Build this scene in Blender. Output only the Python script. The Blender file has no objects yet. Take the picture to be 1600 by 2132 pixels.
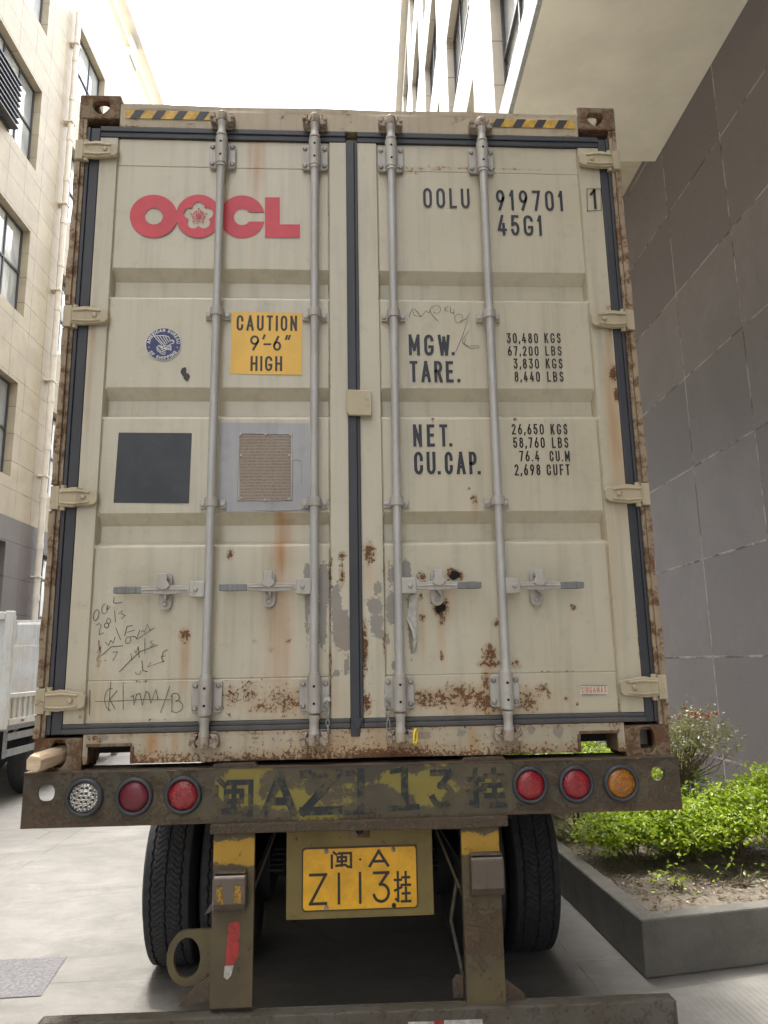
import bpy, bmesh, math, random
import numpy as np
from mathutils import Vector, Matrix, noise as mn
R_ = math.radians
C = bpy.context.scene.collection
random.seed(7)
rng = np.random.default_rng(7)

# ------------------------------------------------------------------ camera, world, sun, exposure
CAM = np.array([-0.06445, -2.99799, 1.72604])
def _basis(p, yw, r):
    cx, sx, cz, sz, cr, sr = math.cos(p), math.sin(p), math.cos(yw), math.sin(yw), math.cos(r), math.sin(r)
    f = np.array([-sz*cx, cz*cx, sx]); rt = np.array([cz, sz, 0.]); up = np.cross(rt, f)
    return cr*rt+sr*up, -sr*rt+cr*up, f
CR, CU, CF = _basis(0.19822944, -0.05827708, -0.01762553)
FOC = 1561.7
cd = bpy.data.cameras.new('camera'); cam = bpy.data.objects.new('camera', cd); C.objects.link(cam)
cd.sensor_fit = 'VERTICAL'; cd.sensor_height = 24; cd.lens = 24*FOC/2132
cd.clip_start = .05; cd.clip_end = 600
m = Matrix.Identity(4)
for i in range(3):
    m[i][0] = CR[i]; m[i][1] = CU[i]; m[i][2] = -CF[i]; m[i][3] = CAM[i]
cam.matrix_world = m
sc = bpy.context.scene; sc.camera = cam
sc.view_settings.view_transform = 'Standard'; sc.view_settings.look = 'None'
sc.view_settings.exposure = 1.42; sc.view_settings.gamma = 1; sc.view_settings.use_curve_mapping = False
SUNV = Vector((-.182, .30, 1)).normalized()      # towards the sun: ahead of the camera, a little left
w = bpy.data.worlds.new('World'); sc.world = w; w.use_nodes = True
nt = w.node_tree; nt.nodes.clear()
sky = nt.nodes.new('ShaderNodeTexSky'); sky.sky_type = 'NISHITA'; sky.sun_disc = False
sky.sun_elevation = math.asin(SUNV.z); sky.sun_rotation = math.atan2(SUNV.x, SUNV.y)
sky.air_density = 1.2; sky.dust_density = 6; sky.ozone_density = 1
hs = nt.nodes.new('ShaderNodeHueSaturation'); hs.inputs['Saturation'].default_value = .25; hs.inputs['Value'].default_value = 2.7
bg = nt.nodes.new('ShaderNodeBackground'); bg.inputs['Strength'].default_value = .15
wo = nt.nodes.new('ShaderNodeOutputWorld')
nt.links.new(sky.outputs[0], hs.inputs['Color']); nt.links.new(hs.outputs[0], bg.inputs[0]); nt.links.new(bg.outputs[0], wo.inputs[0])
sl = bpy.data.lights.new('sun', 'SUN'); sl.energy = 1.1; sl.angle = R_(3); sl.color = (1, .955, .88)
so = bpy.data.objects.new('sun', sl); C.objects.link(so)
so.rotation_euler = SUNV.to_track_quat('Z', 'Y').to_euler(); so.location = (-6, 10, 30)

# ------------------------------------------------------------------ photo pixel -> point on the real plane y = const (used for things painted on / fixed to the container's rear)
ZB = 1.35                                       # height of the container's underside
def Q(u, v, y=0.0):
    d = CF + CR*(u-800)/FOC - CU*(v-1066)/FOC
    p = CAM + d*((y-CAM[1])/d[1])
    return float(p[0]), float(p[2])
TH = R_(1.8)                                    # the street runs 1.8 degrees off the container's axis
def EW(a, b, z):                                # street frame, measured from under the camera -> world
    return Vector((CAM[0]+a*math.cos(TH)+b*math.sin(TH), CAM[1]-a*math.sin(TH)+b*math.cos(TH), z))

# ------------------------------------------------------------------ materials
def newmat(name, col=(.5, .5, .5), rough=.6, metal=0., spec=.5):
    m = bpy.data.materials.new(name); m.use_nodes = True
    b = m.node_tree.nodes['Principled BSDF']
    b.inputs['Base Color'].default_value = (*col, 1); b.inputs['Roughness'].default_value = rough
    b.inputs['Metallic'].default_value = metal; b.inputs['Specular IOR Level'].default_value = spec
    return m, m.node_tree, b
class G:
    """tiny node-graph helper"""
    def __init__(s, nt): s.nt = nt; s._c = None
    def lk(s, v, sock):
        if isinstance(v, bpy.types.NodeSocket): s.nt.links.new(v, sock)
        elif v is not None:
            if isinstance(v, tuple) and len(v) == 3 and sock.type == 'RGBA': v = (*v, 1)
            sock.default_value = v
    def coord(s, kind='Object', scale=(1, 1, 1), loc=(0, 0, 0)):
        if s._c is None: s._c = s.nt.nodes.new('ShaderNodeTexCoord')
        mp = s.nt.nodes.new('ShaderNodeMapping'); mp.inputs['Scale'].default_value = scale; mp.inputs['Location'].default_value = loc
        s.nt.links.new(s._c.outputs[kind], mp.inputs[0]); return mp.outputs[0]
    def noise(s, sc, vec, det=5, rough=.6, dist=0):
        n = s.nt.nodes.new('ShaderNodeTexNoise'); n.inputs['Scale'].default_value = sc; n.inputs['Detail'].default_value = det
        n.inputs['Roughness'].default_value = rough; n.inputs['Distortion'].default_value = dist
        s.nt.links.new(vec, n.inputs['Vector']); return n.outputs['Fac']
    def voro(s, sc, vec, out='Distance', feat='F1'):
        n = s.nt.nodes.new('ShaderNodeTexVoronoi'); n.feature = feat; n.inputs['Scale'].default_value = sc
        s.nt.links.new(vec, n.inputs['Vector']); return n.outputs[out]
    def ramp(s, v, lo, hi, a=0., b=1.):
        n = s.nt.nodes.new('ShaderNodeMapRange'); n.interpolation_type = 'SMOOTHSTEP'
        s.lk(v, n.inputs[0]); n.inputs[1].default_value = lo; n.inputs[2].default_value = hi; n.inputs[3].default_value = a; n.inputs[4].default_value = b
        return n.outputs[0]
    def math(s, op, a, b=None, clamp=False):
        n = s.nt.nodes.new('ShaderNodeMath'); n.operation = op; n.use_clamp = clamp
        s.lk(a, n.inputs[0]); s.lk(b, n.inputs[1]); return n.outputs[0]
    def mix(s, f, a, b, mode='MIX'):
        n = s.nt.nodes.new('ShaderNodeMix'); n.data_type = 'RGBA'; n.blend_type = mode
        s.lk(f, n.inputs[0]); s.lk(a, n.inputs[6]); s.lk(b, n.inputs[7]); return n.outputs[2]
    def attr(s, name, comp=None):
        n = s.nt.nodes.new('ShaderNodeAttribute'); n.attribute_name = name
        if comp is None: return n.outputs['Fac']
        x = s.nt.nodes.new('ShaderNodeSeparateColor'); s.nt.links.new(n.outputs['Color'], x.inputs[0]); return x.outputs[comp]
    def bump(s, h, dist, bsdf, strength=1.):
        n = s.nt.nodes.new('ShaderNodeBump'); n.inputs['Distance'].default_value = dist; n.inputs['Strength'].default_value = strength
        s.lk(h, n.inputs['Height']); s.nt.links.new(n.outputs[0], bsdf.inputs['Normal'])
CREAM = (.49, .45, .345)
RUST1 = (.062, .030, .017); RUST2 = (.185, .085, .036)
def worn_metal(name, base, rust=.0, base2=None, rough=.5, grime=.25, scale=1., useattr=True, metal=0., bumpd=.0015, streak=1.):
    """painted steel: paint with blotches, vertical dirt runs, pitted rust; attribute 'wear' (R rust, G orange run, B bare grey, A unused) adds shapes of its own"""
    m, nt, b = newmat(name, base, rough, metal); g = G(nt)
    oc = g.coord(); st = g.coord(scale=(1, 1, .05))
    big = g.noise(2.2*scale, oc, 4); mid = g.noise(14*scale, oc, 5, .65); fine = g.noise(75*scale, oc, 6, .75); run = g.noise(22*scale, st, 4, .6)
    b2 = base2 or tuple(c*.72 for c in base)
    col = g.mix(g.ramp(big, .35, .7, 0, .55), base, b2)
    col = g.mix(g.ramp(run, .45, .75, 0, grime*streak), col, tuple(c*.55 for c in base))
    col = g.mix(g.ramp(mid, .52, .78, 0, grime), col, tuple(c*.6 for c in base))
    nmix = g.math('ADD', g.math('MULTIPLY', fine, .6), g.math('MULTIPLY', mid, .4))
    if useattr:
        R, Gc, B = g.attr('wear', 0), g.attr('wear', 1), g.attr('wear', 2)
        pe = g.ramp(g.math('ADD', B, g.math('MULTIPLY', g.math('SUBTRACT', nmix, .5), 2.0)), .49, .53)
        col = g.mix(pe, col, g.mix(mid, (.27, .25, .21), (.19, .175, .15)))
        sv = g.math('MULTIPLY', Gc, g.ramp(run, .25, .65, .45, 1.)); col = g.mix(g.math('MULTIPLY', sv, .95, True), col, (.37, .19, .07))
        halo = g.ramp(g.math('ADD', R, g.math('MULTIPLY', g.math('SUBTRACT', nmix, .5), 1.3)), .18, .6, 0, .5)
        col = g.mix(halo, col, (.34, .215, .105))
        spk = g.ramp(g.noise(150*scale, oc, 2, .5), .735, .76, 0, .5); col = g.mix(spk, col, (.13, .08, .045))
        rm = g.ramp(g.math('ADD', g.math('MULTIPLY', R, .82), g.math('MULTIPLY', g.math('SUBTRACT', g.math('ADD', g.math('MULTIPLY', nmix, .5), g.math('MULTIPLY', fine, .5)), .5), 3.3)), .52, .62)
    else: rm = None
    if rust > 0:
        rr = g.ramp(g.math('ADD', g.math('MULTIPLY', mid, .55), g.math('MULTIPLY', fine, .45)), .66-.3*rust, .72-.22*rust)
        rm = rr if rm is None else g.math('MAXIMUM', rm, rr)
    if rm is not None:
        rc = g.mix(g.ramp(fine, .35, .65), RUST1, RUST2)
        col = g.mix(rm, col, rc)
        nt.links.new(g.ramp(rm, 0, 1, rough, .92), b.inputs['Roughness'])
        if metal: nt.links.new(g.ramp(rm, 0, 1, metal, 0), b.inputs['Metallic'])
        g.bump(g.math('ADD', g.math('MULTIPLY', rm, g.math('ADD', fine, .3)), g.math('MULTIPLY', big, .6)), bumpd, b)
    else: g.bump(g.math('ADD', mid, big), bumpd*.5, b)
    nt.links.new(col, b.inputs['Base Color'])
    return m
M = {}
M['door'] = worn_metal('cream_container_paint', CREAM, 0, rough=.34, grime=.34, base2=(.45, .405, .29))
M['frame'] = worn_metal('cream_frame_paint', (.42, .37, .27), .28, rough=.6, grime=.5)
M['post'] = worn_metal('rusty_post_paint', (.34, .265, .175), .6, rough=.75, grime=.7, useattr=False)
M['casting'] = worn_metal('rusty_casting', (.24, .18, .115), .72, rough=.85, grime=.7, useattr=False, bumpd=.003)
M['hinge'] = worn_metal('hinge_paint', (.47, .40, .27), .28, rough=.55, grime=.6, useattr=False)
M['rod'] = worn_metal('galvanised_rod', (.45, .45, .435), .02, base2=(.34, .32, .30), rough=.5, grime=.35, useattr=False, metal=.15, scale=2)
M['hard'] = worn_metal('galvanised_fitting', (.44, .42, .385), .12, base2=(.30, .27, .23), rough=.5, grime=.5, useattr=False, metal=.15, scale=2)
M['cam'] = worn_metal('rusty_cam', (.38, .32, .25), .5, rough=.65, grime=.6, useattr=False, scale=2)
M['grip'] = worn_metal('zinc_grip', (.16, .165, .165), 0, base2=(.27, .27, .26), rough=.5, grime=.7, useattr=False, metal=.2, scale=5)
M['rubber'] = worn_metal('black_rubber_gasket', (.030, .033, .040), 0, base2=(.055, .058, .066), rough=.55, grime=.3, useattr=False)
M['rubber_dusty'] = worn_metal('dusty_rubber_gasket', (.085, .083, .08), .05, base2=(.05, .052, .056), rough=.75, grime=.5, useattr=False)
M['side'] = worn_metal('cream_side_panel', CREAM, .15, useattr=False)
M['dark'] = worn_metal('dark_underframe', (.022, .022, .026), .1, rough=.8, useattr=False)
def plain(name, col, rough=.6, var=.25, sc=20, metal=0., bump=0., spec=.5):
    m, nt, b = newmat(name, col, rough, metal, spec); g = G(nt); oc = g.coord()
    n = g.noise(sc, oc, 5, .65)
    nt.links.new(g.mix(g.ramp(n, .3, .7), tuple(c*(1-var) for c in col), tuple(min(1, c*(1+var*.5)) for c in col)), b.inputs['Base Color'])
    if bump: g.bump(n, bump, b)
    return m
M['ink'] = plain('navy_lettering', (.020, .022, .034), .5)
M['ink2'] = plain('black_lettering', (.022, .018, .016), .5)
M['logo'] = plain('red_logo_paint', (.54, .045, .065), .5, .15, 8)
M['yellow'] = plain('yellow_sticker', (.72, .42, .055), .45, .08, 6)
M['square'] = plain('black_square_paint', (.020, .023, .027), .45, .4, 9)
M['hzy'] = plain('hazard_yellow', (.55, .33, .04), .5, .4, 25)
M['hzb'] = plain('hazard_black', (.02, .022, .025), .5)
M['blue'] = plain('emblem_blue', (.016, .022, .11), .45, .1)
M['white'] = plain('white_print', (.62, .62, .60), .5, .1)
M['pen'] = plain('pen_line', (.10, .10, .085), .7, .3, 60)
M['hole'] = plain('dark_opening', (.006, .006, .006), .9)
M['grey'] = worn_metal('grey_repaint', (.36, .36, .37), 0, rough=.5, grime=.35, useattr=False)
M['bolt'] = plain('steel_bolt', (.34, .32, .28), .5, .35, 60, metal=.3)
M['chain'] = plain('steel_chain', (.42, .42, .40), .4, .3, 80, metal=.6)
M['ytag'] = plain('yellow_plastic', (.80, .62, .03), .35, .1)
M['wood'] = None
m, nt, b = newmat('pale_timber', (.5, .35, .2), .75); g = G(nt)
gr = g.noise(9, g.coord(scale=(.6, 1, 7)), 5, .7, .6)
nt.links.new(g.mix(g.ramp(gr, .3, .72), (.66, .53, .38), (.46, .33, .21)), b.inputs['Base Color']); g.bump(gr, .002, b); M['wood'] = m
# data plate: grey-brown metal full of tiny etched lines of unreadable print
m, nt, b = newmat('etched_data_plate', (.3, .25, .2), .5); g = G(nt)
oc = g.coord(); ln = g.noise(260, g.coord(scale=(.6, 1, 1)), 3, .7)
wv = nt.nodes.new('ShaderNodeTexWave'); wv.bands_direction = 'Z'; wv.inputs['Scale'].default_value = 24
nt.links.new(oc, wv.inputs[0])
txt = g.math('MULTIPLY', g.ramp(wv.outputs['Fac'], .45, .6), g.ramp(ln, .46, .58))
nt.links.new(g.mix(g.math('MULTIPLY', txt, .75), g.mix(g.noise(9, oc), (.30, .25, .19), (.21, .16, .115)), (.07, .045, .03)), b.inputs['Base Color']); M['plate'] = m
# trailer steel
def trailer_paint(name, a, bcol, yel, yamt, rust=.5):
    m, nt, b = newmat(name, a, .7); g = G(nt); oc = g.coord(); 
    big = g.noise(5, oc, 5, .65); mid = g.noise(22, oc, 6, .7); fine = g.noise(90, oc, 5, .7)
    col = g.mix(g.ramp(big, .35, .68), a, bcol)
    Y = g.attr('wear', 1)
    yl = g.ramp(g.math('ADD', g.math('MULTIPLY', Y, .75), g.math('MULTIPLY', g.math('SUBTRACT', g.math('ADD', g.math('MULTIPLY', mid, .5), g.math('MULTIPLY', big, .5)), .5), 1.9)), .52-yamt, .66-yamt)
    col = g.mix(yl, col, yel)
    Rr = g.attr('wear', 0)
    rm = g.ramp(g.math('ADD', g.math('MULTIPLY', Rr, .5), g.math('ADD', g.math('MULTIPLY', mid, .5), g.math('MULTIPLY', fine, .5))), .74-.3*rust, .84-.3*rust)
    col = g.mix(g.math('MULTIPLY', rm, .75), col, g.mix(fine, (.045, .028, .018), (.12, .070, .038)))
    nt.links.new(col, b.inputs['Base Color'])
    g.bump(g.math('ADD', mid, g.math('MULTIPLY', rm, .7)), .003, b)
    return m
M['beam'] = trailer_paint('grimy_olive_beam_steel', (.060, .050, .034), (.092, .074, .042), (.20, .165, .035), .04, .5)
M['leg'] = trailer_paint('grimy_yellow_steel', (.080, .064, .036), (.115, .088, .040), (.40, .235, .03), -.02, .4)
M['bumper'] = trailer_paint('grimy_bumper_steel', (.105, .097, .080), (.080, .066, .045), (.25, .19, .05), -.3, .5)
M['mount'] = trailer_paint('olive_plate_mount', (.22, .165, .055), (.16, .125, .045), (.28, .20, .04), -.1, .25)
M['numpl'] = plain('yellow_number_plate', (.80, .42, .016), .45, .18, 14)
M['stencil'] = None
m, nt, b = newmat('worn_stencil_paint', (.03, .04, .04), .75); g = G(nt); oc = g.coord()
n1 = g.noise(26, oc, 6, .75); n2 = g.noise(7, oc, 4)
fa = g.ramp(g.math('ADD', g.math('MULTIPLY', n1, .65), g.math('MULTIPLY', n2, .35)), .46, .58)
nt.links.new(g.mix(fa, (.018, .023, .026), (.085, .070, .036)), b.inputs['Base Color']); g.bump(n1, .002, b); M['stencil'] = m
def lens(name, col, sc=170):
    m, nt, b = newmat(name, col, .25); g = G(nt); oc = g.coord()
    v = g.voro(sc, oc); n = g.noise(60, oc, 4)
    c = g.mix(g.ramp(n, .35, .65), tuple(c*.6 for c in col), col)
    nt.links.new(g.mix(g.ramp(v, .05, .30, .8, 0), c, tuple(min(1, c*2.2+.08) for c in col)), b.inputs['Base Color'])  # bright specks in the colour imitate glints on the lens
    g.bump(v, .0015, b); b.inputs['Coat Weight'].default_value = .25
    return m
M['lens_red'] = lens('red_reflex_lens', (.27, .008, .014)); M['lens_dull'] = plain('dull_red_lens', (.13, .010, .020), .35, .3, 30)
M['lens_amber'] = lens('amber_lens', (.36, .13, .008)); M['lens_clear'] = plain('chrome_reflector', (.55, .53, .48), .2, .4, 60, metal=.7)
M['tape_red'] = plain('red_reflective_tape', (.36, .028, .025), .4, .35, 40); M['tape_white'] = plain('silver_reflective_tape', (.45, .44, .41), .4, .4, 60)
M['steel_box'] = worn_metal('polished_worn_steel', (.13, .105, .085), .15, base2=(.09, .07, .055), rough=.35, grime=.5, useattr=False, metal=.5, scale=2)
M['tyre'] = plain('tyre_rubber', (.030, .031, .034), .78, .35, 30, bump=.0006)
# concrete
def concrete(name, c1, c2, joints=None, grooves=False, bump=.004, rough=.88):
    m, nt, b = newmat(name, c1, rough); g = G(nt); oc = g.coord()
    big = g.noise(.55, oc, 6, .65, .6); mid = g.noise(3.5, oc, 6, .7, .3); fine = g.noise(60, oc, 5, .75); spk = g.noise(240, oc, 2)
    col = g.mix(g.ramp(big, .3, .7), c1, c2)
    col = g.mix(g.ramp(mid, .42, .72, 0, .6), col, tuple(c*.55 for c in c1))
    col = g.mix(g.ramp(fine, .52, .75, 0, .45), col, tuple(c*.55 for c in c1))
    st_ = g.noise(1.1, g.coord(scale=(.5, 1.6, 1)), 7, .75, 1.5); col = g.mix(g.ramp(st_, .5, .66, 0, .5), col, tuple(c*.5 for c in c1)); col = g.mix(g.ramp(st_, .30, .42, .45, 0), col, tuple(c*1.45 for c in c1))
    col = g.mix(g.ramp(spk, .66, .74, 0, .35), col, tuple(c*1.8 for c in c1))
    h = g.math('ADD', fine, mid)
    if joints:
        br = nt.nodes.new('ShaderNodeTexBrick'); br.offset = 0; br.inputs['Scale'].default_value = 1
        br.inputs['Brick Width'].default_value = joints[0]; br.inputs['Row Height'].default_value = joints[1]; br.inputs['Mortar Size'].default_value = .006
        br.inputs['Mortar Smooth'].default_value = .3
        wob = nt.nodes.new('ShaderNodeVectorMath'); wob.operation = 'MULTIPLY_ADD'
        nn = nt.nodes.new('ShaderNodeTexNoise'); nn.inputs['Scale'].default_value = 3; nt.links.new(oc, nn.inputs['Vector'])
        nt.links.new(nn.outputs['Color'], wob.inputs[0]); wob.inputs[1].default_value = (.03, .03, 0); nt.links.new(g.coord(loc=(joints[2], joints[3], 0)), wob.inputs[2])
        nt.links.new(wob.outputs[0], br.inputs[0])
        jm = g.math('MULTIPLY', br.outputs['Fac'], g.ramp(mid, .35, .6, .05, .6))
        col = g.mix(jm, col, tuple(c*.3 for c in c1)); h = g.math('SUBTRACT', h, g.math('MULTIPLY', jm, 1.5))
        # hairline cracks
        ck = g.voro(.45, g.coord(), 'Distance', 'DISTANCE_TO_EDGE')
        ckm = g.math('MULTIPLY', g.ramp(g.math('ADD', ck, g.math('MULTIPLY', g.math('SUBTRACT', mid, .5), .05)), 0, .006, 1, 0), g.ramp(big, .45, .6, 0, .6))
        col = g.mix(ckm, col, tuple(c*.35 for c in c1))
    nt.links.new(col, b.inputs['Base Color']); g.bump(h, bump, b)
    return m
M['ground'] = concrete('yard_concrete', (.205, .195, .177), (.135, .127, .112), joints=(4.2, 5.1, -1.3, -1.75))
M['kerb'] = concrete('planter_concrete', (.205, .192, .165), (.10, .094, .080), bump=.010)
M['ramp'] = None
m, nt, b = newmat('grooved_concrete', (.3, .3, .27), .9); g = G(nt); sx_ = nt.nodes.new('ShaderNodeSeparateXYZ'); nt.links.new(g.coord(), sx_.inputs[0]); fade = g.math('MULTIPLY', g.ramp(sx_.outputs[0], 1.35, 2.3), g.ramp(sx_.outputs[1], .8, 1.5, 1, 0))
wv = nt.nodes.new('ShaderNodeTexWave'); wv.bands_direction = 'X'; wv.inputs['Scale'].default_value = 9; wv.inputs['Distortion'].default_value = .5; nt.links.new(g.coord(), wv.inputs[0])
md = g.noise(5, g.coord(), 6, .7)
nt.links.new(g.mix(g.math('MULTIPLY', g.ramp(wv.outputs['Fac'], .5, .8, 0, .8), fade), g.mix(g.ramp(md, .35, .7), (.22, .21, .19), (.165, .158, .14)), (.27, .26, .235)), b.inputs['Base Color'])
g.bump(g.math('MULTIPLY', wv.outputs['Fac'], fade), .006, b); M['ramp'] = m
# tiled facades use the UV map laid in metres
def tiled(name, c1, c2, bw, rh, ox, oz, joint, jsize, rough=.5, bumpd=.003, fleck=.0, spec=.5):
    m, nt, b = newmat(name, c1, rough, 0, spec); g = G(nt)
    uv = g.coord('UV', loc=(ox, oz, 0)); oc = g.coord()
    br = nt.nodes.new('ShaderNodeTexBrick'); br.offset = 0; br.inputs['Scale'].default_value = 1
    br.inputs['Brick Width'].default_value = bw; br.inputs['Row Height'].default_value = rh; br.inputs['Mortar Size'].default_value = jsize
    br.inputs['Mortar Smooth'].default_value = .15; br.inputs['Bias'].default_value = 0
    br.inputs['Color1'].default_value = (*c1, 1); br.inputs['Color2'].default_value = (*c2, 1); br.inputs['Mortar'].default_value = (*c1, 1)
    nt.links.new(uv, br.inputs[0])
    n = g.noise(1.1, oc, 5, .6, .8); f = g.noise(130, oc, 4, .8); mdn = g.noise(7, oc, 5, .6)
    col = g.mix(g.ramp(n, .3, .7, 0, .6), br.outputs['Color'], tuple(c*.66 for c in c1))
    col = g.mix(g.ramp(mdn, .5, .8, 0, .3), col, tuple(c*.8 for c in c2))
    if fleck: col = g.mix(g.ramp(f, .5, .68, 0, fleck), col, tuple(min(1, c*1.7) for c in c1))
    jc = g.mix(g.ramp(g.noise(2.5, oc, 6, .7), .4, .62), tuple(min(1, c*1.9) for c in joint), tuple(c*.3 for c in joint))
    col = g.mix(br.outputs['Fac'], col, jc)
    nt.links.new(col, b.inputs['Base Color'])
    g.bump(g.math('SUBTRACT', g.math('MULTIPLY', f, .35 if fleck else .1), g.math('MULTIPLY', br.outputs['Fac'], 1.5)), bumpd, b)
    return m
M['cream_tile'] = tiled('cream_stone_tiles', (.47, .405, .29), (.43, .365, .26), .92, .727, 0, 0, (.16, .13, .09), .008)
M['cream_tile_r'] = tiled('pale_stone_tiles', (.58, .53, .44), (.54, .49, .40), 1.0, .68, 0, 0, (.25, .21, .16), .008)
M['brown_l'] = tiled('brown_stone_base', (.17, .15, .145), (.15, .13, .125), 2.8, .9, 0, 0, (.05, .04, .04), .01)
M['brown_r'] = tiled('dark_brown_wall_tiles', (.205, .186, .196), (.130, .116, .124), 1.387, 1.075, 0, 0, (.20, .18, .18), .012, rough=.6, bumpd=.012, fleck=.45)
M['soffit'] = plain('painted_soffit', (.69, .665, .61), .8, .1, 1.2)
M['winframe'] = plain('dark_window_frame', (.06, .062, .07), .45, .15)
M['pipe'] = plain('cream_plastic_pipe', (.78, .72, .62), .45, .1, 3)
m, nt, b = newmat('window_glass', (.10, .12, .12), .04, 0, 1.0); g = G(nt); oc = g.coord()
gn = g.noise(.9, g.coord(scale=(1, 1, .5)), 3, .5, 1.2)
nt.links.new(g.mix(g.ramp(gn, .35, .65), (.42, .45, .46), (.75, .78, .78)), b.inputs['Base Color'])  # pale blotches put reflected sky and curtains into the glass colour
b.inputs['Metallic'].default_value = .25; b.inputs['Roughness'].default_value = .06
nn = g.noise(1.5, oc, 2); g.bump(nn, .02, b, .35); M['glass'] = m
M['truckwhite'] = worn_metal('dusty_white_truck_paint', (.66, .67, .66), .0, base2=(.56, .48, .38), rough=.5, grime=.5, useattr=False)
M['truckgrey'] = plain('grey_side_guard', (.30, .31, .32), .5, .2)
M['cover'] = None
m, nt, b = newmat('checkered_cast_cover', (.2, .19, .19), .6, .2); g = G(nt)
v = g.voro(42, g.coord()); nt.links.new(g.mix(g.ramp(v, .2, .5), (.125, .118, .121), (.085, .080, .084)), b.inputs['Base Color']); g.bump(v, .006, b); M['cover'] = m
m, nt, b = newmat('dry_soil', (.3, .24, .17), .95); g = G(nt); oc = g.coord()
n1 = g.noise(3, oc, 6, .7); n2 = g.noise(45, oc, 6, .8)
c = g.mix(g.ramp(n1, .35, .65), (.33, .28, .21), (.15, .125, .095)); c = g.mix(g.ramp(n2, .5, .68, 0, .75), c, (.07, .05, .032))
nt.links.new(c, b.inputs['Base Color']); g.bump(g.math('ADD', n1, n2), .03, b); M['soil'] = m
def leafmat(name, a, bcol, tr=.45):
    m = bpy.data.materials.new(name); m.use_nodes = True; nt = m.node_tree; b = nt.nodes['Principled BSDF']; g = G(nt)
    col = g.mix(g.attr('var', 0), a, bcol)
    nt.links.new(col, b.inputs['Base Color']); b.inputs['Roughness'].default_value = .38
    tl = nt.nodes.new('ShaderNodeBsdfTranslucent'); nt.links.new(g.mix(.5, col, (.30, .42, .03)), tl.inputs[0])
    mx = nt.nodes.new('ShaderNodeMixShader'); mx.inputs[0].default_value = tr
    nt.links.new(b.outputs[0], mx.inputs[1]); nt.links.new(tl.outputs[0], mx.inputs[2]); nt.links.new(mx.outputs[0], nt.nodes['Material Output'].inputs[0])
    return m
M['leaf'] = leafmat('bright_green_leaves', (.11, .20, .012), (.42, .50, .035))
M['leafdull'] = leafmat('dull_olive_leaves', (.12, .12, .075), (.30, .24, .18), .3)
M['petal'] = leafmat('crimson_flowers', (.20, .006, .022), (.34, .012, .04), .1)
M['litter'] = leafmat('dry_leaf_litter', (.06, .038, .022), (.25, .17, .10), .1)
M['bark'] = plain('shrub_bark', (.13, .09, .06), .9, .4, 40, bump=.003)

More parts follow.
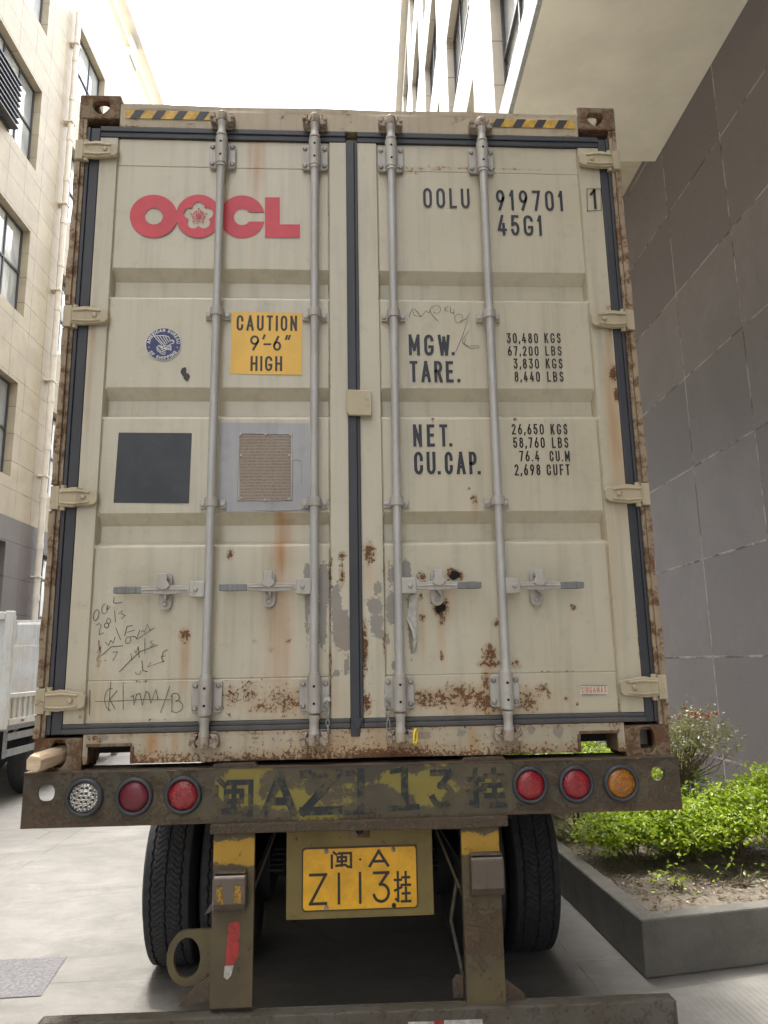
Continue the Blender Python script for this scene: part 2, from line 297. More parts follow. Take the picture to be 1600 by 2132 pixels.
# ------------------------------------------------------------------ mesh helpers
class MB:
    def __init__(s): s.v = []; s.f = []; s.sm = []
    def add(s, vs, fs, smooth=False):
        o = len(s.v); s.v += [tuple(v) for v in vs]; s.f += [tuple(i+o for i in f) for f in fs]; s.sm += [smooth]*len(fs); return s
    def box(s, x0, x1, y0, y1, z0, z1):
        if x0 > x1: x0, x1 = x1, x0
        vs = [(x, y, z) for x in (x0, x1) for y in (y0, y1) for z in (z0, z1)]
        return s.add(vs, [(0, 1, 3, 2), (4, 6, 7, 5), (0, 4, 5, 1), (2, 3, 7, 6), (0, 2, 6, 4), (1, 5, 7, 3)])
    def prism(s, pts, d0, d1, axis='y'):
        """outline (a,b) extruded from d0 to d1; axis y -> (x,z) outline, x -> (y,z), z -> (x,y)"""
        P = {'y': lambda a, b, d: (a, d, b), 'x': lambda a, b, d: (d, a, b), 'z': lambda a, b, d: (a, b, d)}[axis]
        n = len(pts); vs = [P(a, b, d0) for a, b in pts]+[P(a, b, d1) for a, b in pts]
        return s.add(vs, [tuple(range(n)), tuple(range(2*n-1, n-1, -1))]+[(i, (i+1) % n, n+(i+1) % n, n+i) for i in range(n)])
    def tube(s, p0, p1, r0, r1=None, n=16, caps=True, smooth=True):
        r1 = r0 if r1 is None else r1; p0 = Vector(p0); p1 = Vector(p1); d = (p1-p0).normalized()
        a = d.orthogonal().normalized(); b = d.cross(a)
        vs = []
        for p, r in ((p0, r0), (p1, r1)):
            for i in range(n):
                t = 2*math.pi*i/n; vs.append(p+a*(r*math.cos(t))+b*(r*math.sin(t)))
        s.add(vs, [(i, (i+1) % n, n+(i+1) % n, n+i) for i in range(n)], smooth)
        if caps: s.add(vs[:n], [tuple(range(n-1, -1, -1))]); s.add(vs[n:], [tuple(range(n))])
        return s
    def lathe(s, prof, c, axis='z', n=24, smooth=True):
        """prof: (r, h) along axis from point c"""
        rings = []
        for r, h in prof:
            ring = []
            for i in range(n):
                t = 2*math.pi*i/n; u, v = r*math.cos(t), r*math.sin(t)
                ring.append({'z': (c[0]+u, c[1]+v, c[2]+h), 'y': (c[0]+u, c[1]+h, c[2]+v), 'x': (c[0]+h, c[1]+u, c[2]+v)}[axis])
            rings.append(ring)
        vs = [p for r in rings for p in r]; fs = []
        for k in range(len(prof)-1):
            for i in range(n): fs.append((k*n+i, k*n+(i+1) % n, (k+1)*n+(i+1) % n, (k+1)*n+i))
        s.add(vs, fs, smooth)
        if prof[0][0] > 1e-6: s.add(rings[0], [tuple(range(n))])
        if prof[-1][0] > 1e-6: s.add(rings[-1], [tuple(range(n-1, -1, -1))])
        return s
    def ring(s, outer, inner, d0, d1, axis='y'):
        """plate with a hole: two outlines of equal count"""
        P = {'y': lambda a, b, d: (a, d, b), 'x': lambda a, b, d: (d, a, b), 'z': lambda a, b, d: (a, b, d)}[axis]
        n = len(outer); vs = [P(a, b, d) for d in (d0, d1) for L in (outer, inner) for a, b in L]
        fs = []
        for i in range(n):
            j = (i+1) % n
            fs += [(i, j, n+j, n+i), (2*n+j, 2*n+i, 3*n+i, 3*n+j), (j, i, 2*n+i, 2*n+j), (n+i, n+j, 3*n+j, 3*n+i)]
        return s.add(vs, fs)
    def path(s, pts, r, n=8, smooth=True, closed=False):
        pts = [Vector(p) for p in pts]; m = len(pts); vs = []; up = None
        for i, p in enumerate(pts):
            if closed: d = pts[(i+1) % m]-pts[i-1]
            else: d = pts[min(i+1, m-1)]-pts[max(i-1, 0)]
            d.normalize()
            if up is None: up = d.orthogonal().normalized()
            up = (up-d*up.dot(d)).normalized(); b = d.cross(up)
            rr = r[i] if isinstance(r, (list, tuple)) else r
            for k in range(n):
                t = 2*math.pi*k/n; vs.append(p+up*(rr*math.cos(t))+b*(rr*math.sin(t)))
        fs = []
        for i in range(m if closed else m-1):
            j = (i+1) % m
            for k in range(n): fs.append((i*n+k, i*n+(k+1) % n, j*n+(k+1) % n, j*n+k))
        s.add(vs, fs, smooth)
        if not closed: s.add(vs[:n], [tuple(range(n-1, -1, -1))]); s.add(vs[-n:], [tuple(range(n))])
        return s
def wloc(o):
    v = Vector((0, 0, 0))
    while o is not None: v = v+o.location; o = o.parent
    return v
def link(o, name, parent=None):
    C.objects.link(o)
    if parent is not None: o.parent = parent
    return o
def build(name, mb, mat, parent=None, origin=None, bevel=0, segs=2, uv=None, wear=None, recalc=True, angle=35):
    base = wloc(parent) if parent is not None else (Vector(origin) if origin is not None else Vector((0, 0, 0)))
    me = bpy.data.meshes.new(name)
    V = mb.v
    me.from_pydata([(x-base.x, y-base.y, z-base.z) for x, y, z in V], [], mb.f)
    if recalc:
        bm = bmesh.new(); bm.from_mesh(me); bmesh.ops.recalc_face_normals(bm, faces=bm.faces); bm.to_mesh(me); bm.free()
    me.polygons.foreach_set('use_smooth', mb.sm)
    if uv is not None:
        L = me.uv_layers.new(name='UVMap'); vi = np.zeros(len(me.loops), dtype=np.int32); me.loops.foreach_get('vertex_index', vi)
        W = np.array([uv(*V[i]) for i in range(len(V))], dtype=np.float32); L.data.foreach_set('uv', W[vi].ravel())
    if wear is not None:
        A = me.color_attributes.new('wear', 'FLOAT_COLOR', 'POINT'); Wv = np.array(V); c = np.ones((len(V), 4), dtype=np.float32); c[:, :3] = wear(Wv[:, 0], Wv[:, 1], Wv[:, 2])
        A.data.foreach_set('color', c.ravel())
    me.materials.append(mat); me.update()
    o = bpy.data.objects.new(name, me); link(o, name, parent)
    if parent is None: o.location = base
    if bevel:
        md = o.modifiers.new('bevel', 'BEVEL'); md.width = bevel; md.segments = segs; md.limit_method = 'ANGLE'; md.angle_limit = R_(angle); md.harden_normals = False
    return o
def empty(name, loc, label, cat, group=None):
    o = bpy.data.objects.new(name, None); C.objects.link(o); o.location = loc; o.empty_display_size = .2
    o['label'] = label; o['category'] = cat
    if group: o['group'] = group
    return o
def tag(o, label=None, cat=None, group=None, kind=None):
    for k, v in (('label', label), ('category', cat), ('group', group), ('kind', kind)):
        if v: o[k] = v
    return o
def shift(mb, dx=0, dy=0, dz=0):
    r = MB(); r.v = [(x+dx, y+dy, z+dz) for x, y, z in mb.v]; r.f = list(mb.f); r.sm = list(mb.sm); return r

# ------------------------------------------------------------------ stroke lettering (centre lines in a unit box)
def arc(cx, cy, rx, ry, a0, a1, n=12):
    return [(cx+rx*math.cos(R_(a0+(a1-a0)*i/n)), cy+ry*math.sin(R_(a0+(a1-a0)*i/n))) for i in range(n+1)]
RO = arc(.5, .75, .5, .25, 0, 180)+arc(.5, .25, .5, .25, 180, 360)+[(1, .75)]
GL = {
 '0': (.46, [RO]), 'O': (.5, [RO]), 'C': (.5, [[(1, .68)]+arc(.5, .75, .5, .25, 0, 180)+arc(.5, .25, .5, .25, 180, 360)+[(1, .32)]]),
 'G': (.52, [arc(.5, .75, .5, .25, 8, 180)+arc(.5, .25, .5, .25, 180, 360)+[(1, .40), (.62, .40)]]),
 'U': (.5, [[(0, 1)]+arc(.5, .25, .5, .25, 180, 360)+[(1, 1)]]), 'L': (.42, [[(0, 1), (0, 0), (1, 0)]]),
 'T': (.46, [[(0, 1), (1, 1)], [(.5, 1), (.5, 0)]]), 'I': (.13, [[(.5, 1), (.5, 0)]]), 'N': (.5, [[(0, 0), (0, 1), (1, 0), (1, 1)]]),
 'M': (.6, [[(0, 0), (0, 1), (.5, .25), (1, 1), (1, 0)]]), 'W': (.66, [[(0, 1), (.25, 0), (.5, .9), (.75, 0), (1, 1)]]),
 'A': (.56, [[(0, 0), (.5, 1), (1, 0)], [(.2, .3), (.8, .3)]]), 'H': (.5, [[(0, 0), (0, 1)], [(1, 0), (1, 1)], [(0, .5), (1, .5)]]),
 'E': (.44, [[(1, 1), (0, 1), (0, 0), (1, 0)], [(0, .52), (.85, .52)]]), 'F': (.44, [[(1, 1), (0, 1), (0, 0)], [(0, .52), (.85, .52)]]),
 'K': (.48, [[(0, 0), (0, 1)], [(.95, 1), (0, .38)], [(.35, .6), (1, 0)]]),
 'R': (.48, [[(0, 0), (0, 1), (.55, 1)]+arc(.5, .76, .5, .24, 80, -90)+[(0, .52)], [(.5, .52), (1, 0)]]),
 'P': (.48, [[(0, 0), (0, 1), (.55, 1)]+arc(.5, .74, .5, .26, 80, -90)+[(0, .48)]]),
 'B': (.48, [[(0, 0), (0, 1), (.5, 1)]+arc(.45, .76, .5, .24, 80, -90)+[(0, .52)], [(.4, .52)]+arc(.5, .26, .5, .26, 85, -90)+[(0, 0)]]),
 'D': (.5, [[(0, 0), (0, 1), (.4, 1)]+arc(.4, .5, .6, .5, 80, -80)+[(.4, 0), (0, 0)]]),
 'S': (.46, [arc(.5, .76, .48, .24, 15, 265, 14)+arc(.5, .26, .5, .26, 85, -165, 14)]),
 '1': (.26, [[(0, .78), (.75, 1), (.75, 0)]]), '2': (.46, [arc(.5, .74, .48, .26, 165, -25, 12)+[(0, 0), (1, 0)]]),
 '3': (.46, [[(.03, 1), (.95, 1), (.42, .6)]+arc(.48, .3, .5, .3, 78, -165, 14)]),
 '4': (.50, [[(.55, 1), (0, .24), (1, .24)], [(.72, .55), (.72, 0)]]), '5': (.46, [[(.92, 1), (.12, 1), (.06, .53)]+arc(.48, .31, .5, .31, 130, -165, 14)]),
 '6': (.46, [[(.66, 1), (.12, .5)]+arc(.5, .29, .5, .29, 160, 520, 20)]), '7': (.44, [[(0, 1), (1, 1), (.35, 0)]]),
 '8': (.46, [arc(.5, .77, .42, .23, 0, 360, 18), arc(.5, .27, .5, .27, 0, 360, 18)]),
 '9': (.46, [[(.34, 0), (.88, .5)]+arc(.5, .71, .5, .29, -20, 340, 20)]),
 '.': (.13, [[(.5, .0), (.5, .01)]]), ',': (.13, [[(.6, .10), (.3, -.10)]]), '-': (.42, [[(0, .45), (1, .45)]]), "'": (.12, [[(.7, 1), (.4, .78)]]),
 '"': (.24, [[(.3, 1), (.1, .78)], [(.95, 1), (.75, .78)]]), ' ': (.28, []), '/': (.4, [[(0, 0), (1, 1)]]),
 'V': (.5, [[(0, 1), (.5, 0), (1, 1)]]), 'Z': (.5, [[(0, 1), (1, 1), (0, 0), (1, 0)]]), '*': (.2, [[(.1, .35), (.9, .35)], [(.5, .1), (.5, .6)]]),
 '|': (.1, [[(.5, 1), (.5, 0)]]), 'o': (.14, [[(.5, .42), (.5, .55)]]),
 'MIN': (.95, [[(0, .80), (0, 0)], [(.10, 1.), (.24, .86)], [(.36, .93), (1, .93), (1, 0), (.86, .03)],
    [(.30, .40), (.30, .68), (.74, .68), (.74, .40), (.30, .40)], [(.52, .80), (.52, .12)], [(.24, .12), (.70, .17), (.80, .06)]]),
 'GUA': (.9, [[(.2, 1), (.2, .02), (.06, .08)], [(0, .74), (.4, .74)], [(0, .38), (.42, .48)], [(.72, 1), (.72, .56)], [(.5, .82), (.95, .82)],
    [(.44, .56), (1, .56)], [(.72, .46), (.72, 0)], [(.5, .27), (.95, .27)], [(.44, 0), (1, 0)]]),
}
def ribbon(mb, pts, t, tf, closed=None, cap=False):
    """flat mitred band of width t along pts; tf maps (x, y) -> 3-D point"""
    P = [pts[0]]
    for p in pts[1:]:
        if math.hypot(p[0]-P[-1][0], p[1]-P[-1][1]) > t*.02+1e-6: P.append(p)
    if len(P) < 2: return
    closed = math.hypot(P[0][0]-P[-1][0], P[0][1]-P[-1][1]) < 1e-4*1
    if closed: P = P[:-1]
    if cap and not closed:
        for i, j in ((0, 1), (-1, -2)):
            dx, dy = P[i][0]-P[j][0], P[i][1]-P[j][1]; l = math.hypot(dx, dy) or 1; P[i] = (P[i][0]+dx/l*t*.5, P[i][1]+dy/l*t*.5)
    n = len(P); L = []; Rr = []
    def nrm(a, b):
        dx, dy = b[0]-a[0], b[1]-a[1]; l = math.hypot(dx, dy) or 1; return (-dy/l, dx/l)
    for i in range(n):
        n0 = nrm(P[i-1], P[i]) if (i > 0 or closed) else None
        n1 = nrm(P[i], P[(i+1) % n]) if (i < n-1 or closed) else None
        n0 = n0 or n1; n1 = n1 or n0
        mx, my = n0[0]+n1[0], n0[1]+n1[1]; l = math.hypot(mx, my) or 1; mx /= l; my /= l
        k = min(1/max(.35, mx*n0[0]+my*n0[1]), 2.2)
        L.append((P[i][0]+mx*t/2*k, P[i][1]+my*t/2*k)); Rr.append((P[i][0]-mx*t/2*k, P[i][1]-my*t/2*k))
    vs = [tf(*p) for p in L]+[tf(*p) for p in Rr]
    mb.add(vs, [(i, (i+1) % n, n+(i+1) % n, n+i) for i in range(n if closed else n-1)])
def strokes(text, h, width, t, gap=.14):
    """list of (stroke, ...) polylines in metres from (0,0); width = total width to fill"""
    toks = text if isinstance(text, list) else list(text)
    tot = sum(GL[c][0] for c in toks)+gap*(len(toks)-1); k = width/(tot*h); out = []; x = 0
    for c in toks:
        wd, st = GL[c]; ww = wd*h*k
        for q in st:
            P = [(x+t/2+px*max(ww-t, 0) if wd > .14 else x+px*ww, t/2+py*(h-t)) for px, py in q]; cur = [P[0]]
            for i in range(1, len(P)-1):
                cur.append(P[i]); a, b = (P[i][0]-P[i-1][0], P[i][1]-P[i-1][1]), (P[i+1][0]-P[i][0], P[i+1][1]-P[i][1])
                if a[0]*b[0]+a[1]*b[1] < -.25*math.hypot(*a)*math.hypot(*b): out.append(cur); cur = [P[i]]
            out.append(cur+[P[-1]])
        x += ww+gap*h*k
    return out
def text_px(mb, text, l, r, top, bot, thick, y, gap=.14, yp=.018, slant=0):
    """lettering whose box is given where the photograph shows it on the door plane"""
    x0, zb = Q(l, bot, yp); x1, zb1 = Q(r, bot, yp); _, zt = Q(l, top, yp)
    h = zt-zb; sl = 0
    for i, q in enumerate(strokes(text, h, x1-x0, thick*h, gap)):
        yy = y-(i % 7)*.00012
        ribbon(mb, q, thick*h, lambda a, b: (x0+a+slant*b, yy, zb+b+sl*a), cap=True)

# ------------------------------------------------------------------ wear maps: shapes given as seen on the rear of the container
def spots(lst, x, z, yp=.015):
    a = np.zeros_like(x)
    for u, v, ru, rv, s in lst:
        cx, cz = Q(u, v, yp); ex = abs(Q(u+ru, v, yp)[0]-cx); ez = abs(Q(u, v+rv, yp)[1]-cz)
        d = np.sqrt(((x-cx)/max(ex, .004))**2+((z-cz)/max(ez, .004))**2)
        a = np.maximum(a, s*np.clip(1.35-.75*d, 0, 1.1))
    return a
RUST = [(385, 1323, 11, 14, .8), (713, 1158, 8, 8, .8), (712, 1200, 6, 26, .8), (770, 1150, 12, 20, .85), (480, 1155, 7, 12, .75), (600, 1335, 6, 6, .7), (530, 1335, 5, 5, .65),
 (565, 1353, 5, 5, .7), (604, 1292, 2, 2, .8), (688, 1190, 4, 40, .8), (688, 1280, 3, 40, .55), (688, 1380, 4, 40, .7), (687, 1450, 4, 50, .6), (687, 800, 2, 120, .38), (687, 1000, 2, 90, .42), (684, 430, 2, 100, .36), (798, 430, 2, 100, .38),
 (757, 1350, 9, 55, .95), (762, 1465, 12, 22, .9), (752, 1420, 6, 40, .8), (520, 1440, 30, 30, .45), (600, 1455, 50, 32, .50), (560, 1470, 40, 15, .5), (480, 1450, 20, 30, .55), (640, 1425, 12, 10, .6), (300, 1420, 30, 3, .6), (540, 1418, 60, 4, .5), (660, 1418, 20, 5, .6),
 (878, 1200, 9, 10, .85), (882, 1213, 8, 8, .7), (918, 1265, 15, 18, 1.1), (947, 1197, 15, 11, 1.1), (922, 1290, 8, 12, .8), (880, 1286, 8, 8, .8), (876, 1242, 4, 10, .7), (1033, 1297, 8, 9, .8), (1195, 1264, 6, 6, .8), (1020, 1362, 15, 20, .85),
 (1020, 1383, 26, 8, .8), (921, 1365, 4, 14, .7), (1012, 1420, 8, 30, .75), (900, 1455, 75, 20, .62), (880, 1445, 20, 12, .6), (960, 1450, 40, 28, .66), (1015, 1460, 40, 26, .7), (1100, 1458, 24, 26, .66), (1132, 1432, 12, 10, .8), (1143, 1445, 6, 12, .7), (1180, 1455, 6, 7, .8),
 (1204, 1466, 4, 5, .75), (1075, 1382, 10, 14, .6), (1150, 1398, 50, 3, .5), (988, 1038, 7, 10, .75), (977, 1017, 4, 4, .7), (903, 873, 5, 5, .6), (1073, 873, 5, 4, .6), (900, 350, 90, 6, .42), (990, 350, 50, 4, .55), (860, 356, 20, 8, .45), (1080, 352, 60, 3, .42),
 (1277, 780, 8, 17, 1.05), (1283, 822, 6, 15, 1.0), (1268, 642, 7, 5, .8), (1270, 690, 4, 40, .5), (800, 1190, 3, 40, .5), (800, 1330, 3, 60, .55), (1330, 1330, 4, 50, .6), (1290, 1468, 3, 30, .4),
 (207, 1370, 6, 40, .45), (195, 640, 4, 5, .5), (205, 1045, 5, 4, .5), (170, 1470, 4, 40, .5), (1275, 1030, 3, 30, .4), (330, 1500, 150, 3, .4), (810, 1178, 4, 10, .7), (730, 395, 0, 0, 0)]
RUNS = [(588, 1130, 13, 90, 1.2), (590, 1250, 16, 170, .75), (575, 1300, 22, 150, .45), (535, 330, 7, 60, .8), (520, 320, 4, 50, .6), (548, 320, 5, 60, .55), (530, 480, 6, 80, .28), (385, 1370, 9, 50, .55), (770, 1190, 10, 45, .5), (935, 1240, 9, 50, .5),
 (880, 1320, 5, 50, .4), (920, 1325, 7, 50, .5), (1283, 900, 14, 130, .8), (1270, 740, 6, 90, .6), (1020, 1410, 10, 40, .5), (188, 780, 5, 80, .35), (990, 1055, 6, 25, .5), (1012, 560, 2, 100, .2), (713, 1330, 10, 40, .25), (195, 690, 6, 30, .5), (1275, 1200, 10, 120, .25), (1000, 1465, 130, 30, .45), (600, 1460, 100, 40, .35), (200, 1455, 30, 40, .2)]
PEEL = [(640, 1195, 8, 22, .8), (676, 1215, 13, 50, .85), (672, 1290, 10, 60, .8), (640, 1300, 7, 60, .62), (640, 1250, 6, 30, .7), (700, 1260, 12, 45, .9), (712, 1310, 18, 45, .95), (722, 1340, 14, 14, .8), (722, 1385, 7, 24, .7), (700, 1402, 8, 8, .7),
 (787, 1225, 10, 14, .85), (782, 1262, 16, 20, .85), (785, 1300, 14, 26, .85), (795, 1320, 9, 14, .7), (815, 1200, 8, 24, .85), (815, 1265, 10, 40, .9), (847, 1190, 10, 26, .85), (856, 1260, 8, 40, .6), (857, 1320, 7, 50, .75), (820, 1385, 5, 10, .8), (808, 1330, 5, 22, .6), (775, 1390, 12, 8, .45), (770, 1425, 10, 20, .45), (1003, 905, 0, 0, 0)]
def door_wear(x, y, z):
    return np.stack([spots(RUST, x, z), spots(RUNS, x, z), spots(PEEL, x, z)], 1)
def lines(a, b, step, marks=()):
    L = list(np.arange(a, b, step))+[b]; L = [p for p in L if all(abs(p-q) > step*.35 for q in marks if a <= q <= b)]+[q for q in marks if a <= q <= b]
    return np.array(sorted(set(round(float(p), 5) for p in L)))
def grid(mb, xs, zs, yf, smooth=False, skip=None):
    nx, nz = len(xs), len(zs); X, Z = np.meshgrid(xs, zs, indexing='ij'); Y = yf(X, Z)
    vs = np.stack([X, Y, Z], -1).reshape(-1, 3); o = len(mb.v); mb.v += [tuple(map(float, v)) for v in vs]
    for i in range(nx-1):
        for j in range(nz-1):
            if skip and skip((xs[i]+xs[i+1])/2, (zs[j]+zs[j+1])/2): continue
            a = o+i*nz+j; mb.f.append((a, a+nz, a+nz+1, a+1)); mb.sm.append(smooth((xs[i]+xs[i+1])/2, (zs[j]+zs[j+1])/2) if callable(smooth) else smooth)
    return mb

# ================================================================== GROUND
gb = MB(); gb.add([(-150, -60, 0), (150, -60, 0), (150, 260, 0), (-150, 260, 0)], [(0, 1, 2, 3)])
tag(build('ground', gb, M['ground']), kind='structure')
rb = MB()
rp = [(1.20, 1.25), (1.62, 1.30), (2.353, 1.46), (4.2, 1.78), (4.2, -3.6), (1.20, -3.6)]
rb.add([(x, y, .004) for x, y in rp], [tuple(range(len(rp)))])
tag(build('grooved_driveway', rb, M['ramp']), kind='structure')

# ================================================================== SHIPPING CONTAINER
H = 2.896; ZT = ZB+H; LEN = 12.19
con = empty('shipping_container', (0, 0, ZB), 'cream steel shipping container with rusty door end loaded on the yellow trailer', 'shipping container')
# side walls, roof, floor (corrugated sides)
cb = MB()
for sx in (-1, 1):
    ys = []; y = .16; k = 0
    prof = [(0, 0), (.11, 0), (.18, 1), (.25, 1)]
    while y < LEN-.2:
        for dy, d in prof: ys.append((y+dy, d))
        y += .32
    xo, xi = 1.212, 1.18
    vs = []; 
    for yy, d in ys:
        x = sx*(xo-(xo-xi)*d); vs += [(x, yy, ZB+.16), (x, yy, ZT-.08)]
    cb.add(vs, [(2*i, 2*i+2, 2*i+3, 2*i+1) for i in range(len(ys)-1)])
    cb.box(sx*1.16, sx*1.216, .16, LEN-.16, ZB+.02, ZB+.16); cb.box(sx*1.16, sx*1.216, .16, LEN-.16, ZT-.08, ZT-.012)
cb.box(-1.16, 1.16, .13, LEN-.05, ZT-.055, ZT-.045); cb.box(-1.16, 1.16, LEN-.1, LEN-.05, ZB+.1, ZT-.06)
build('side_walls', cb, M['side'], con)
fb = MB(); fb.box(-1.16, 1.16, .12, LEN-.1, ZB+.145, ZB+.17)
for i in range(38): fb.box(-1.16, 1.16, .3+i*.31, .345+i*.31, ZB+.03, ZB+.145)
build('underframe', fb, M['dark'], con)
# corner castings
def rr_pts(cx, cz, hw, hh, n=24, r=None, p=4.):
    o = []
    for i in range(n):
        t = 2*math.pi*(i+.5)/n; c, s = math.cos(t), math.sin(t)
        k = (abs(c)**p+abs(s)**p)**(-1/p); o.append((cx+hw*c*k, cz+hh*s*k))
    return o
def sq_pts(x0, x1, z0, z1, inner):
    """points on a rectangle's edge, matched by direction to the inner outline"""
    cx, cz = sum(p[0] for p in inner)/len(inner), sum(p[1] for p in inner)/len(inner); o = []
    for a, b in inner:
        dx, dz = a-cx, b-cz
        ks = []
        if dx > 1e-9: ks.append((x1-cx)/dx)
        if dx < -1e-9: ks.append((x0-cx)/dx)
        if dz > 1e-9: ks.append((z1-cz)/dz)
        if dz < -1e-9: ks.append((z0-cz)/dz)
        k = min(ks); o.append([cx+dx*k, cz+dz*k])
    for X in (x0, x1):
        for Z in (z0, z1):
            j = min(range(len(o)), key=lambda i: (o[i][0]-X)**2+(o[i][1]-Z)**2); o[j] = [X, Z]
    return [tuple(p) for p in o]
def casting(sx, top):
    z0 = ZT-.118 if top else ZB; z1 = z0+.118; x1, x0 = sx*1.219, sx*1.041
    a, b = min(x0, x1), max(x0, x1)
    mb = MB()
    if top:   # shield shaped hand hole
        cx, cz = sx*1.125, z0+.064
        inner = []
        for i in range(24):
            t = 2*math.pi*(i+.5)/24; c, s = math.cos(t), math.sin(t)
            r = .036 if s > 0 else .036+.006*(-s); w_ = 1. if s > 0 else (1-.45*(-s)**1.5)
            inner.append((cx+r*c*w_*1.05, cz+min(r*s, .024)*1.0))
    else: inner = rr_pts(sx*1.128, z0+.062, .030, .050, p=2.6)
    mb.ring(sq_pts(a, b, z0, z1, inner), inner, -.002, .026, 'y')
    ys = rr_pts(.085, z0+.06, .040, .028, p=2.6)
    sxp = (sx*1.219, sx*1.193); mb.ring(sq_pts(.0265, .178, z0, z1, ys), ys, min(sxp), max(sxp), 'x')
    mb.box(sx*1.041, sx*1.051, .0265, .178, z0, z1)
    zz = (z1-.028, z1) if top else (z0, z0+.028)
    hs_ = rr_pts(sx*1.125, .09, .032, .055, p=2.6); aa, bb = (min(sx*1.0515, sx*1.1925), max(sx*1.0515, sx*1.1925))
    mb.ring(sq_pts(aa, bb, .0265, .1775, hs_), hs_, zz[0], zz[1], 'z')
    zz = (z0, z0+.02) if top else (z1-.02, z1)
    mb.box(aa, bb, .0265, .178, zz[0], zz[1]); 
    if not top: mb.box(sx*1.0515, sx*1.1925, .165, .178, z0+.0285, z1-.0205)
    o = build('corner_casting', mb, M['casting'], con, bevel=.006)
    return o
for sx in (-1, 1):
    for t in (0, 1): casting(sx, t)
def far_post():
    for sx in (-1, 1):
        mb = MB(); mb.box(sx*1.08, sx*1.219, LEN-.16, LEN, ZB, ZT); build('front_end_post', mb, M['post'], con)
far_post()
# corner posts (J section seen as a narrow rusty strip with the black seal beside it)
for sx in (-1, 1):
    mb = MB(); mb.box(sx*1.2, sx*1.2185, .001, .15, ZB+.1185, ZT-.1185); mb.box(sx*1.1835, sx*1.1995, .004, .03, ZB+.1185, ZT-.1185)
    mb.box(sx*1.12, sx*1.1995, .095, .15, ZB+.1185, ZT-.1185)
    build('corner_post', mb, M['post'], con, bevel=.002)
# header
zh0, zh1 = ZB+2.742, ZB+2.856
def header_wear(x, y, z):
    n = len(x); r = np.clip(.35-(np.abs(z-zh0)/.02), 0, .62)+np.clip(.4-np.abs(z-zh1)/.02, 0, .4)+np.where(np.abs(x) > .95, .25, 0)
    r = np.where((np.abs(x-.56) < .07), r+.25, r)
    return np.stack([r, .15+0*r, 0*r], 1)
hb = MB(); grid(hb, lines(-1.04, 1.04, .02), lines(zh0, zh1, .012), lambda X, Z: 0*X+.002+.003*np.sin(X*9)*(Z > zh1-.02))
build('header', hb, M['frame'], con, wear=header_wear)
hb = MB(); hb.box(-1.04, 1.04, .0065, .12, zh0-.001, zh1-.0015); hb.box(-1.18, 1.18, .05, .14, ZB+2.70, zh0-.002); build('header_box', hb, M['post'], con)
for (l, r, t, bt) in ((262, 441, 231, 253), (1022, 1197, 247, 268)):
    x0, z1 = Q(l, t, 0); x1, z0 = Q(r, bt, 0); z0, z1 = ZB+2.782, ZB+2.824
    hy = MB(); hy.add([(x0, -.0015, z0), (x1, -.0015, z0), (x1, -.0015, z1), (x0, -.0015, z1)], [(0, 1, 2, 3)])
    dec = build('hazard_decal', hy, M['hzy'], con); nst = 4; pw = (x1-x0)/nst
    for i in range(nst):
        a = x0+pw*(i+.22)-(.0 if l < 500 else .02); s_ = .024
        hk = MB(); hk.add([(a, -.0026, z0), (a+pw*.42, -.0026, z0), (a+pw*.42+s_, -.0026, z1), (a+s_, -.0026, z1)], [(0, 1, 2, 3)]); build('hazard_stripe', hk, M['hzb'], dec)
# sill with the two pocket openings
zs0, zs1 = ZB+.021, ZB+.129
PK = [(-1.022, -.862, ZB+.084), (.862, 1.012, ZB+.09)]
def sill_wear(x, y, z):
    low = np.clip(1-(z-zs0)/.055, 0, 1); R = .22+.42*low+.18*np.sin(x*7+1)**2*low
    R += .25*np.exp(-((x-.15)/.22)**2)*low+np.exp(-((x+.05)/.3)**2)*.12
    R += np.where(z > zs1-.012, .18, 0)+np.clip(.3-np.abs(np.abs(x)-1.0)/.1, 0, .3)
    pe = np.maximum(spots([(215, 1535, 14, 8, .9), (1160, 1520, 10, 16, .9), (1105, 1520, 8, 12, .8), (880, 1530, 22, 9, .75), (960, 1525, 14, 10, .7), (605, 1540, 5, 10, .7), (780, 1540, 20, 12, .4)], x, z), 0)
    return np.stack([R, spots([(320, 1545, 12, 30, .9), (365, 1545, 5, 30, .8), (690, 1550, 60, 20, .6), (985, 1545, 8, 25, .8), (820, 1550, 60, 30, .5)], x, z), pe], 1)
def inpk(x, z): return any(a < x < b and z < t for a, b, t in PK)
xs = lines(-1.04, 1.04, .012, [p for a, b, _ in PK for p in (a, b)]); zs = lines(zs0, zs1, .009, [p[2] for p in PK])
sb = MB(); grid(sb, xs, zs, lambda X, Z: .001+.004*np.sin(X*11)*np.clip(1-(Z-zs0)/.03, 0, 1)+0*X, skip=inpk)
build('door_sill', sb, M['frame'], con, wear=sill_wear)
sb = MB()
for a, b in ((-.862, .862),): sb.box(a, b, .008, .14, zs0+.001, zs1-.001)
for a, b, t in PK: sb.box(a, b, .008, .14, t+.001, zs1-.001)
sb.box(-1.04, -1.023, .008, .14, zs0, zs1-.001); sb.box(1.013, 1.04, .008, .14, zs0, zs1-.001)
build('sill_box', sb, M['post'], con)
for a, b, t in PK:
    fr = MB(); s = .011; fr.box(a-.004, b+.004, -.008, .012, t, t+s)
    if a < 0: fr.box(b, b+s, -.008, .012, zs0, t-.0005)
    else: fr.box(a-s, a, -.008, .012, zs0, t-.0005)
    build('pocket_frame', fr, M['casting'], con, bevel=.002)

